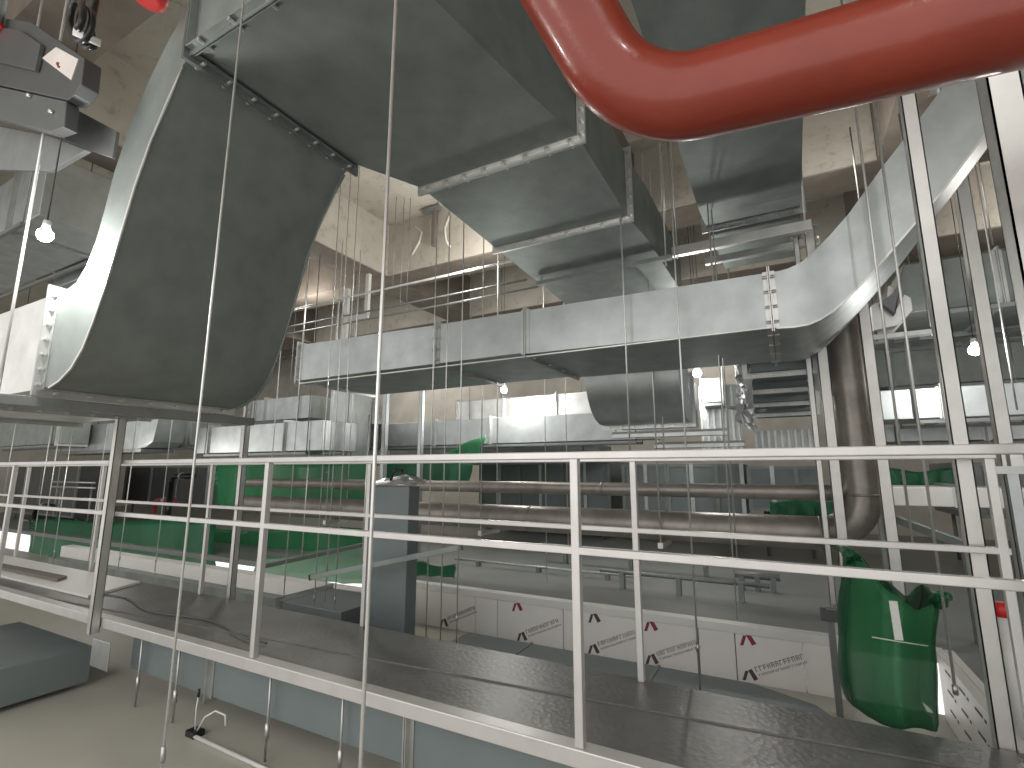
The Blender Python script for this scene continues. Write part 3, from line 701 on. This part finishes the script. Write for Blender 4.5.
# under-walkway duct
boxduct_x('under_duct', 'long blue grey duct running beneath the catwalk', -3.75, 1.4, 1.86, 2.34, .47, .712, 'under_duct', (-2.9, -1.5, -.1))
boxduct_y('under_duct', 'blue grey duct on the lower floor at the left edge', -5.3, -4.15, -1.2, 1.84, FZ+.03, FZ+.25, 'under_duct', (-.2, 1.1))
# flat dark slab in the pit, curved at its right end
t = thing('low_block', 'dark blue grey flat slab lying in the pit between catwalk and printed panels', 'duct', (-.9, 3.2, FZ))
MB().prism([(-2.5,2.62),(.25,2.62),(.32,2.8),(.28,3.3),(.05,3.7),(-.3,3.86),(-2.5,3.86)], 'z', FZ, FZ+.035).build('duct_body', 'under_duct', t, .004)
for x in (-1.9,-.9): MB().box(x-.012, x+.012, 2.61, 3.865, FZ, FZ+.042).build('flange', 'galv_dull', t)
# grey upright stub
x0,x1,z0,z1 = px(366,486,404,636,2.9)
t = thing('duct_stub', 'blue grey upright duct stub with film on its open top, behind the railings', 'duct', ((x0+x1)/2, 3.05, FZ))
MB().box(x0, x1, 2.9, 3.02, FZ, z1).build('duct_body', 'under_duct', t, .006)
MB().box(x0-.06, x0-.006, 2.92, 3.02, FZ, z1-.03).build('side_channel', 'galv_dull', t, .003)
fq = lambda u, v: Vector((x0-.06+u*(x1-x0+.13), 2.86+v*.2, z1+.02+.05*math.sin(3*u)*v))
MB().sheet(crumple(9,6,fq,.018,12), .004, False).build('film_cover', 'foil', t)
MB().tube([(x0+.13,2.95,z1+.02),(x0+.14,2.95,z1+.09),(x0+.19,2.95,z1+.12),(x0+.24,2.95,z1+.11)], .012, 8).build('hook', 'plastic_black', t)

# strut arms low in the middle
for lb, p, q, ya, yb in (('grey slotted strut arm angled behind the railing, touching the upright stub', (312,577), (462,547), 2.6, 2.84), ('short grey strut arm at left with a dark end', (264,566), (362,545), 2.9, 3.8)):
    a = at(*p, Y=ya); b = at(*q, Y=yb)
    t = thing('strut_arm', lb, 'strut', a, 'low strut arms')
    MB().bar(a, b, .04, .035).build('channel', 'galv_dull', t, .002)
    MB().bar(a-(b-a).normalized()*.012, a, .044, .04).build('end_cap', 'plastic_black', t)
    MB().tube([a+(b-a)*.35, a+(b-a)*.35+Vector((0,0,1.05))], .005, 8).build('hanger_rod', 'rod', t)
# thin horizontal cable tray / pipe strips on the raised roof panels
for lb, p, q, Y, r, mat in (('thin grey cable line crossing the raised roof panels in the middle', (455,558), (640,578), 5.0, .012, 'flange'),
                     ('dull pipe strip on the roof panels behind the far post', (600,567), (770,590), 4.7, .018, 'galv_dull'),
                     ('pale pipe on the roof panels below the thick dark pipe', (540,548), (740,558), 5.6, .03, 'board_white'),
                     ('dark flat tray on the roof panels right of the long thin rod', (735,574), (780,578), 5.2, .03, 'bar_dark')):
    a = at(*p, Y=Y); b = at(*q, Y=Y); z = max(RZ+r, (a.z+b.z)/2)
    t = thing('service_pipe', lb, 'pipe', (a.x,Y,RZ-.02), 'pipes lying on roof panels')
    MB().tube([(a.x,Y,z),(b.x,Y,z)], r, 10).build('tube', mat, t)
    for k in (.15, .5, .85):
        x = a.x+(b.x-a.x)*k; MB().box(x-.02, x+.02, Y-.03, Y+.03, RZ-.02, z).build('foot', 'galv_dull', t)
# black bracket by the bag
q = at(830,615,Y=3.7)
t = thing('hanging_bracket', 'dark bracket on a square post left of the green bag', 'bracket', (q.x, 3.7, FZ))
MB().box(q.x-.018, q.x+.018, 3.68, 3.72, FZ, q.z).build('post', 'bar_dark', t, .002)
MB().box(q.x-.05, q.x+.05, 3.66, 3.74, q.z-.03, q.z+.03).build('clamp', 'plastic_grey', t, .003)
MB().bar((q.x-.02,3.7,q.z+.03),(q.x+.3,3.7,q.z+.045), .02, .02).build('arm', 'bar_dark', t)
MB().bar((q.x+.02,3.7,q.z+.05),(q.x+.22,3.7,q.z+.16), .015, .015).build('arm', 'bar_dark', t)

# ------------------------------------------------------------------ green bag at right
t = thing('green_bag', 'green mesh rubbish bag hung open on a rod behind the catwalk at right', 'bag', (.38, 2.9, .45))
gx, gy = 19, 14
r = random.Random(5)
top = [at(853,560,Y=2.95), at(866,566,Y=2.85), at(880,585,Y=2.75), at(897,598,Y=2.72), at(915,612,Y=2.76), at(938,600,Y=2.85)]
bot = [at(856,708,Y=3.02), at(868,716,Y=2.86), at(882,724,Y=2.72), at(900,728,Y=2.68), at(918,730,Y=2.72), at(933,728,Y=2.85)]
def lerp_list(L, u):
    k = u*(len(L)-1); i = min(int(k), len(L)-2); return L[i]*(1-(k-i))+L[i+1]*(k-i)
grid = []
for i in range(gx):
    u = i/(gx-1); row = []
    for j in range(gy):
        v = j/(gy-1); p = lerp_list(top,u)*(1-v)+lerp_list(bot,u)*v
        pull = math.sin(math.pi*v)
        p = p+Vector((0, .014*math.sin(u*15+v*2)*(.4+.6*v), .006*math.sin(u*11)))
        p.x += .008*math.sin(v*5+u*3)-.03*pull*max(0,1-u*3)
        row.append(p)
    grid.append(row)
MB().sheet(grid, .004).build('front_panel', 'bag_green', t)
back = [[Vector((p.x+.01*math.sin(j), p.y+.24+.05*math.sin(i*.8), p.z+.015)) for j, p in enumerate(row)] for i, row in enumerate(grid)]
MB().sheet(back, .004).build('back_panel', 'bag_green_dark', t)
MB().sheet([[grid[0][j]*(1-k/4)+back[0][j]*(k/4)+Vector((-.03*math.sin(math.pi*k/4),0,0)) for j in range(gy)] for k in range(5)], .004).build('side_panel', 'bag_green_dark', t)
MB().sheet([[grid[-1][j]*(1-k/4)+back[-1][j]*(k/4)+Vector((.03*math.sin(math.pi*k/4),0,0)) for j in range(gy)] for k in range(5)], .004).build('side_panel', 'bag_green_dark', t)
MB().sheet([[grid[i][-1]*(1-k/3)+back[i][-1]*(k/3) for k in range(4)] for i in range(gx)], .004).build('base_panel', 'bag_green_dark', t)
kn = at(944,596,Y=2.74)
MB().tube([grid[-1][0], grid[-1][0]*.5+kn*.5+Vector((0,0,.01)), kn], [.035,.022,.012], 10).build('tied_corner', 'bag_green_dark', t)
MB().tube([kn+Vector((.022*math.cos(a),.022*math.sin(a),.01*math.sin(2*a))) for a in [i*.52 for i in range(14)]], .006, 6).build('knot', 'bag_green', t)
kl = at(852,556,Y=2.95)
MB().tube([grid[0][0], kl+Vector((-.02,.03,.02)), at(838,548,Y=3.05)], [.04,.025,.012], 10).build('tied_corner', 'bag_green_dark', t)
MB().tube([at(872,637,Y=2.68), at(895,641,Y=2.66), at(928,646,Y=2.70)], .0025, 6).build('drawstring', 'rope', t)
a = at(893,601,Y=2.64); b = at(899,640,Y=2.64)
tag(MB().bar(a, b, .028, .006, (0,1,0)).build('label_strip', 'board_white'), 'short pale metal strip hanging against the green bag', 'strip')

# ------------------------------------------------------------------ green nets and films at the back left
def drape(name, label, tl, tr, br, bl, mat, amp, seed, nx=22, ny=9, cat='netting', freq=26):
    fn = quadfn(tl, tr, br, bl); rr = random.Random(seed); ph = [rr.uniform(0,6) for _ in range(4)]
    g = []
    for i in range(nx):
        row = []
        for j in range(ny):
            u = i/(nx-1); v = j/(ny-1); p = fn(u, v)
            p.y += amp*(math.sin(u*freq+ph[0])*(.3+.7*v)+.5*math.sin(u*freq*2.3+v*4+ph[1])); p.z += amp*.5*math.sin(u*9+ph[2])*(1-v)
            row.append(p)
        g.append(row)
    return tag(MB().sheet(g, .005).build(name, mat), label, cat, 'green construction netting')
YG = 5.0
drape('green_netting', 'bright green netting hung behind the pipes left of centre', at(212,463,Y=YG), at(372,460,Y=YG), at(372,508,Y=YG), at(212,508,Y=YG), 'net_green', .05, 1)
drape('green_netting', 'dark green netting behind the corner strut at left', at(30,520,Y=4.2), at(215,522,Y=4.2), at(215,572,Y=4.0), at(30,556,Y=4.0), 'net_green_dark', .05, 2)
drape('green_netting', 'green netting gathered below the rail right of the upright stub', at(385,462,Y=5.2), at(472,462,Y=5.2), at(468,483,Y=5.2), at(385,486,Y=5.2), 'net_green_dark', .04, 3)
drape('green_netting', 'pale film sheet spread over equipment left of the upright stub', at(255,560,Y=3.75), at(365,545,Y=4.4), at(365,584,Y=3.62), at(250,578,Y=3.62), 'film_pale', .03, 4, cat='film')
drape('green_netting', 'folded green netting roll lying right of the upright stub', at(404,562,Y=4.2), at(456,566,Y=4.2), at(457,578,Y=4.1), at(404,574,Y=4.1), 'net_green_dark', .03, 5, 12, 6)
drape('green_netting', 'wisp of green netting tied up under the grey background duct', at(440,455,Y=5.4), at(486,434,Y=5.4), at(480,462,Y=5.4), at(440,464,Y=5.4), 'net_green', .03, 6, 12, 6)
drape('green_netting', 'dim green netting between the two dark pipes at right', at(770,500,Y=5.4), at(838,500,Y=5.4), at(838,517,Y=5.4), at(770,517,Y=5.4), 'net_green_dark', .04, 7, 14, 6)
drape('green_netting', 'dim green netting behind the rods at right, above the white duct', at(884,470,Y=6.4), at(965,470,Y=6.4), at(965,487,Y=6.4), at(884,487,Y=6.4), 'net_green_dark', .04, 8, 14, 6)
drape('green_netting', 'lower green netting draped behind the second nearest rod', at(185,530,Y=4.7), at(365,528,Y=4.9), at(365,553,Y=4.9), at(185,558,Y=4.7), 'net_green', .05, 9)

# ------------------------------------------------------------------ air units in the background, between the rails
def unit(label, x0p, y0p, x1p, y1p, Y, depth, body, n, group='air handling boxes'):
    x0,x1,z0,z1 = px(x0p,y0p,x1p,y1p,Y)
    t = thing('air_unit', label, 'air unit', ((x0+x1)/2, Y+depth/2, z0), group)
    MB().box(x0, x1, Y+.02, Y+depth, z0, z1).build('casing', body, t, .01)
    for k in range(n+1):
        x = x0+(x1-x0)*k/n; MB().box(x-.025, x+.025, Y-.005, Y+.03, z0, z1).build('frame_post', 'galv' if k % 2 else 'galv_dull', t)
    for z in (z0+.02, z1-.02): MB().box(x0, x1, Y-.003, Y+.028, z-.02, z+.02).build('frame_rail', 'galv_dull', t)
    for q in (x0+.15, x1-.15):
        for y in (Y+.15, Y+depth-.1): MB().tube([(q,y,z0),(q,y,RZ-.02)], .02, 8).build('leg', 'galv_dull', t)
    return t
unit('teal grey air unit behind the middle near post', 480, 462, 610, 520, 7.6, 1.4, 'under_duct', 6)
unit('teal grey air unit behind the far post right of the middle near post', 625, 464, 745, 516, 7.4, 1.4, 'under_duct', 5)
unit('dark air unit behind the thin pipe near the riser', 752, 466, 825, 512, 7.2, 1.2, 'under_duct', 3)
unit('dark air unit at far left between top and middle rails', 4, 462, 72, 515, 4.9, .7, 'damper_grey', 4)
unit('brownish air unit right of the left corner strut', 122, 466, 205, 505, 6.2, 1.0, 'damper_grey', 3)
unit('dark air unit in the right background beyond the corner post', 965, 462, 1090, 520, 7.0, 1.2, 'bar_dark', 4)
# pipes with bends among units (left)
for lb, p, Y, r in (('small black pipe bend at left beside the corner strut', (36,505), 4.2, .04), ('small black pipe bend left of the second nearest rod', (172,476), 5.4, .05), ('small dark red pipe bend beside the dark netting at left', (155,500), 5.5, .045)):
    q = at(*p, Y=Y); t = thing('pipe_bend', lb, 'pipe', (q.x,Y,RZ-.02))
    MB().tube([(q.x,Y,RZ-.02),(q.x,Y,q.z-.12)]+[(x,Y,z) for x,z in arc(q.x+.12,q.z-.12,.12,180,90,8)]+[(q.x+.7,Y,q.z)], r, 12).build('pipe_run', 'plastic_black' if 'black' in lb else 'ink_red', t)
    MB().tube([(q.x+.3,Y,q.z),(q.x+.34,Y,q.z)], r*1.3, 12).build('collar', 'flange', t)
for lb, p, q, Y in (('bright thin pipe run between rails at far left', (62,482), (95,481), 4.7), ('grey thin pipe run above the dark netting at left', (30,521), (100,519), 4.6), ('thin pipe run under the top rail at left', (62,487),(95,488), 4.5)):
    a = at(*p, Y=Y); b = at(*q, Y=Y)
    t = thing('service_pipe', lb, 'pipe', (a.x,Y,RZ-.02), 'thin pipe runs at left')
    MB().tube([(a.x-.4,Y,a.z),(b.x,Y,a.z)], .018, 10).build('tube', 'galv_bright', t)
    for x in (a.x, b.x-.1): MB().tube([(x,Y,RZ-.02),(x,Y,a.z)], .01, 8).build('leg', 'galv_dull', t)

# right side: post with red cap, diagonal beam, floor fittings
q = at(1004,615,Y=2.9); b = at(1014,680,Y=2.9)
t = thing('capped_post', 'white tube post with a red cap at the right edge', 'post', (q.x, 2.9, RZ-.02))
MB().tube([(q.x,2.9,RZ-.02),(q.x,2.9,q.z)], .028, 16).build('tube', 'board_white', t)
MB().tube([(q.x,2.9,q.z-.005),(q.x,2.9,q.z+.035),(q.x,2.9,q.z+.05)], [.034,.034,.02], 16).build('cap', 'red_plastic', t)
a = at(882,514,Y=4.6); b = at(968,546,Y=4.3)
t = thing('diagonal_brace', 'dull diagonal bar under the white duct at right', 'brace', b)
MB().bar(a, b, .05, .05).build('bar', 'galv_dull', t, .003)
for q_ in (a, b): MB().box(q_.x-.03, q_.x+.03, q_.y-.03, q_.y+.03, RZ-.02, q_.z).build('foot', 'galv_dull', t)
q = at(1010,470,Y=3.6)
t = thing('pipe_stand', 'small bracketed stand right of the far rail corner post', 'bracket', (q.x, 3.6, RZ-.02))
MB().box(q.x-.02, q.x+.02, 3.58, 3.62, RZ-.02, q.z).build('post', 'galv', t)
MB().box(q.x-.07, q.x+.05, 3.57, 3.63, q.z-.02, q.z+.02).build('cross_arm', 'flange', t)
MB().box(q.x-.0, q.x+.05, 3.57, 3.63, q.z+.02, q.z+.09).build('clamp', 'galv_bright', t)

# floor fittings at bottom left
q = at(196,722,Y=1.80); q.z = FZ
t = thing('junction_box', 'small dark junction box on the floor with two upright wires', 'box', (q.x,q.y,FZ))
MB().box(q.x-.04, q.x+.04, q.y-.03, q.y+.03, FZ, FZ+.03).build('case', 'plastic_black', t, .003)
MB().tube([(q.x,q.y,FZ+.03),(q.x-.01,q.y,FZ+.12),(q.x,q.y,FZ+.20)], .004, 8).build('wire', 'rope', t)
MB().tube([(q.x,q.y,FZ+.19),(q.x,q.y,FZ+.23)], .007, 8).build('wire_cap', 'plastic_black', t)
MB().tube([(q.x+.02,q.y,FZ+.03),(q.x+.06,q.y+.01,FZ+.10),(q.x+.13,q.y+.02,FZ+.14),(q.x+.20,q.y+.03,FZ+.13),(q.x+.21,q.y+.03,FZ+.08)], .005, 8).build('wire', 'rope', t)
tag(MB().tube([(q.x+.03,q.y-.02,FZ+.012),(q.x+1.4,q.y-.05,FZ+.012)], .010, 10).build('conduit', 'board_white'), 'white conduit along the floor from the small junction box', 'conduit')
for k, x in enumerate((-3.55, -3.15, -2.35, -1.85)):
    t = thing('floor_rod', ['thin rod stub standing on the floor under the left corner strut','second thin rod stub on the floor left of the junction box','thin rod stub on the floor right of the junction box','last thin rod stub under the catwalk, before the nearest rod'][k], 'rod', (x, 1.82, FZ), 'rod stubs under the catwalk')
    MB().tube([(x,1.82,FZ),(x,1.82,.728)], .006, 8).build('shaft', 'flange', t)
    MB().tube([(x,1.82,FZ+.10),(x,1.82,FZ+.17)], .011, 6).build('coupling_nut', 'galv_bright', t)
for k, (x0_, x1_, y_) in enumerate(((-4.05,-3.6,2.2),(-3.45,-2.9,2.28))):
    tag(MB().box(x0_, x1_, y_, y_+.05, FZ, FZ+.04).build('floor_batten', 'board_white'), ['pale batten on the dark floor under the left end of the catwalk','second pale batten on the dark floor, nearer the junction box'][k], 'batten')

# ------------------------------------------------------------------ equipment at the upper left
YD = .72
def poly(pts, Y): return [(p.x, p.z) for p in (at(x, y, Y=Y) for x, y in pts)]
t = thing('damper_box', 'grey actuator box with a white sticker and red arrow at the top left', 'damper', at(40,120,Y=YD))
MB().prism(poly([(-45,10),(30,22),(84,58),(81,84),(74,95),(67,100),(-45,75)], YD), 'y', YD, YD+.06).build('case', 'damper_grey', t, .004)
MB().prism(poly([(-45,77),(66,101),(64,127),(50,132),(-45,108)], YD+.005), 'y', YD+.005, YD+.05).build('lower_flange', 'plastic_grey', t, .004)
MB().prism(poly([(-45,20),(20,30),(40,44),(34,70),(-45,52)], YD-.02), 'y', YD-.02, YD-.001).build('cover', 'damper_grey', t, .003)
MB().prism(poly([(42,58),(56,47),(78,59),(71,80)], YD-.003), 'y', YD-.003, YD-.0005).build('sticker', 'sticker', t)
am = at(60,63,Y=YD-.005)
MB().tube([(am.x+.018*math.cos(a),am.y,am.z+.018*math.sin(a)) for a in [2.6+.28*i for i in range(9)]], .0035, 6).build('arrow_mark', 'ink_red', t)
MB().tube([(am.x-.02,am.y,am.z+.012),(am.x-.028,am.y,am.z+.002)], .005, 6).build('arrow_mark', 'ink_red', t)
for (x, y) in ((52,112),(30,96)):
    b_ = at(x,y,Y=YD); MB().tube([(b_.x,YD-.012,b_.z),(b_.x,YD+.006,b_.z)], .009, 6).build('bolt', 'galv_bright', t)
t = thing('steel_bracket', 'dark steel angle frame below the actuator box at top left', 'bracket', at(60,140,Y=.89))
MB().prism(poly([(66,104),(116,131),(112,158),(86,149),(52,133)], .885), 'y', .885, .90).build('angle_bar', 'bar_dark', t, .002)
MB().prism(poly([(-45,118),(50,136),(86,150),(50,171),(-45,168)], .84), 'y', .84, .86).build('angle_bar', 'bar_dark', t, .002)
p = at(20,120,Y=.86); MB().tube([(p.x,.86,p.z-.03),(p.x,.86,BZ)], .006, 8).build('hanger_rod', 'rod', t)
# coiled black cable
q = at(84,24,Y=.62)
e1 = Vector((.60,0,-.80)).normalized(); e2 = Vector((.80,0,.60))
pts = []
for i in range(34):
    a = i*.37; kx = 1+.10*math.sin(i*.45)
    pts.append(q+e1*(.105*kx*math.cos(a))+e2*(.052*kx*math.sin(a))+Vector((.004*math.sin(i),.0016*i-.035,0)))
t = thing('cable_coil', 'loop of thick black cable hanging at the top left', 'cable', q)
MB().tube(pts, .011, 10).build('loops', 'plastic_black', t)
MB().tube([pts[-1], pts[-1]+Vector((-.05,.0,.10)), pts[-1]+Vector((-.09,.02,.4)), pts[-1]+Vector((-.10,.02,1.6))], .011, 10).build('tail', 'plastic_black', t)
e = q+e1*.105; MB().tube([e+Vector((-.012,-.04,-.004)), e+Vector((.006,.03,.0))], .013, 10).build('tie', 'board_white', t)
# red caps
for lb, x, y, Yc, r in (('bright red round plastic cap on a pipe end at the top left', 151, -8, .80, .062), ('orange red cap at the very left edge beside the lamp', -6, 26, .68, .04)):
    q = at(x, y, Y=Yc)
    t = thing('valve_cap', lb, 'cap', (q.x,Yc,q.z-r*.8))
    MB().tube([(q.x,Yc,q.z-r*.8),(q.x,Yc,q.z-r*.6),(q.x,Yc,q.z+r*.2),(q.x,Yc,q.z+r*.4)], [r*.5,r*.9,r,r*.97], 24).build('cup', 'red_plastic', t)
    MB().tube([(q.x,Yc,q.z+r*.4),(q.x,Yc,BZ)], r*.75, 20).build('pipe_run', 'galv_dull', t)
    MB().box(q.x+r*.7, q.x+r*1.25, Yc-.02, Yc+.02, q.z-r*.6, q.z-r*.2).build('tab', 'red_plastic', t, .004)

# white streaks of sealant on the coffer face
for lb, P_ in (('white zigzag of sealant on the concrete coffer face, left one', ((416,226),(422,233),(419,243),(412,255))), ('white zigzag of sealant on the concrete coffer face, right one', ((451,212),(445,228),(446,240),(450,247)))):
    tag(MB().tube([at(x,y,Y=5.24) for x,y in P_], .016, 8).build('sealant_streak', 'white_caulk'), lb, 'sealant', 'sealant streaks')
t0 = at(434,208,Y=5.1)
t = thing('ceiling_bracket', 'dark rusted bracket on the concrete soffit above the sealant streaks', 'bracket', t0)
MB().box(t0.x-.18, t0.x+.10, 5.06, 5.14, SOF-.09, SOF-.03).build('plate', 'bar_dark', t)
MB().box(t0.x-.02, t0.x+.03, 5.08, 5.13, SOF-.6, SOF-.05).build('hanger', 'brown_dark', t)
# white hanging box mid-left near conduits
x0,x1,z0,z1 = px(374,300,398,334,5.6)
t = thing('cable_hanger', 'white slotted cable hanger above the long pale duct behind the nearest rod', 'bracket', ((x0+x1)/2, 5.0, z0))
MB().box(x0, x0+.09, 4.95, 5.0, z0-.3, z1).build('upright', 'board_white', t)
MB().box(x1-.06, x1, 4.95, 5.0, z0+.1, z1+.15).build('upright', 'board_white', t)
MB().box(x0, x1, 4.96, 4.99, z0+.05, z0+.12).build('cross_bar', 'board_white', t)

# ------------------------------------------------------------------ work lamps
def lamp(label, x, y, Y, power, rad=.035, drop=.4):
    q = at(x, y, Y=Y)
    t = thing('work_lamp', label, 'lamp', q-Vector((0,0,rad)), 'work lamps')
    mb = MB(); n = 8
    pr = [(q.x,q.y,q.z+rad*math.sin(-math.pi/2+math.pi*i/n*.86)) for i in range(n+1)]
    rr = [max(.002, rad*math.cos(-math.pi/2+math.pi*i/n*.86)) for i in range(n+1)]
    mb.tube(pr, rr, 16).build('bulb', 'lamp_glow', t)
    MB().tube([(q.x,q.y,q.z+rad*.85),(q.x,q.y,q.z+rad*2.2)], [rad*.55,rad*.45], 12).build('socket', 'board_white', t)
    MB().tube([(q.x,q.y,q.z+rad*2.2),(q.x,q.y,BZ)], .003, 6).build('cord', 'plastic_black', t)
    L = bpy.data.lights.new('lamp_light', 'POINT'); L.energy = power; L.shadow_soft_size = rad*1.6; L.color = (1, .985, .95)
    o = bpy.data.objects.new('lamp_light', L); COL.objects.link(o); o.location = q+Vector((0,-.01,-rad*2.8))
lamp('bright bare work lamp at the left edge beside the descending duct', 45, 235, .78, 15, .028)
lamp('bare work lamp glowing below the long pale duct left of the middle post', 504, 390, 5.45, 28, .042)
lamp('bare work lamp glowing just right of the dull curved duct', 697, 373, 5.75, 24, .045)
lamp('bare work lamp glaring at right beside the wide bright strut', 975, 350, 4.75, 11, .04)
def light(x, y, z, e, size, col=(1,.97,.92)):  # unseen fill lights added to brighten the scene, no fittings modelled
    L = bpy.data.lights.new('fill_light', 'POINT'); L.energy = e; L.shadow_soft_size = size; L.color = col
    o = bpy.data.objects.new('fill_light', L); COL.objects.link(o); o.location = (x,y,z)
light(-2.4, -1.7, 2.6, 50, .5)
light(-1.5, 9.2, 4.3, 42, .3)
light(-8.0, 8.6, 4.3, 80, .3)
light(-8.0, 3.4, 1.9, 12, .2)
light(-6.5, 5.05, 4.2, 45, .25)
light(3.0, 7.0, 4.3, 30, .25)
light(-3.0, 4.6, 4.1, 50, .2)
light(.6, 4.6, 4.2, 11, .2)
light(1.0, -.5, 4.0, 16, .06)  # small unseen light added to lay a highlight along the red pipe

w = bpy.data.worlds.new('world'); SC.world = w; w.use_nodes = True
bg = w.node_tree.nodes['Background']; bg.inputs[0].default_value = (1, .985, .95, 1); bg.inputs[1].default_value = 1.05

# ------------------------------------------------------------------ camera
cam = bpy.data.cameras.new('camera'); co = bpy.data.objects.new('camera', cam); COL.objects.link(co)
cam.sensor_fit = 'HORIZONTAL'; cam.sensor_width = 36; cam.lens = 36*F/1024
cam.clip_start = .02
M = Matrix((RT, UP, -FW)).transposed().to_4x4(); M.translation = Vector((0,0,ZC)); co.matrix_world = M
SC.camera = co
SC.view_settings.view_transform = 'Standard'; SC.view_settings.look = 'None'
SC.view_settings.gamma = 1; SC.view_settings.use_curve_mapping = False
SC.view_settings.exposure = .35
SC.cycles.use_denoising = True
SC.cycles.max_bounces = 8; SC.cycles.transparent_max_bounces = 12
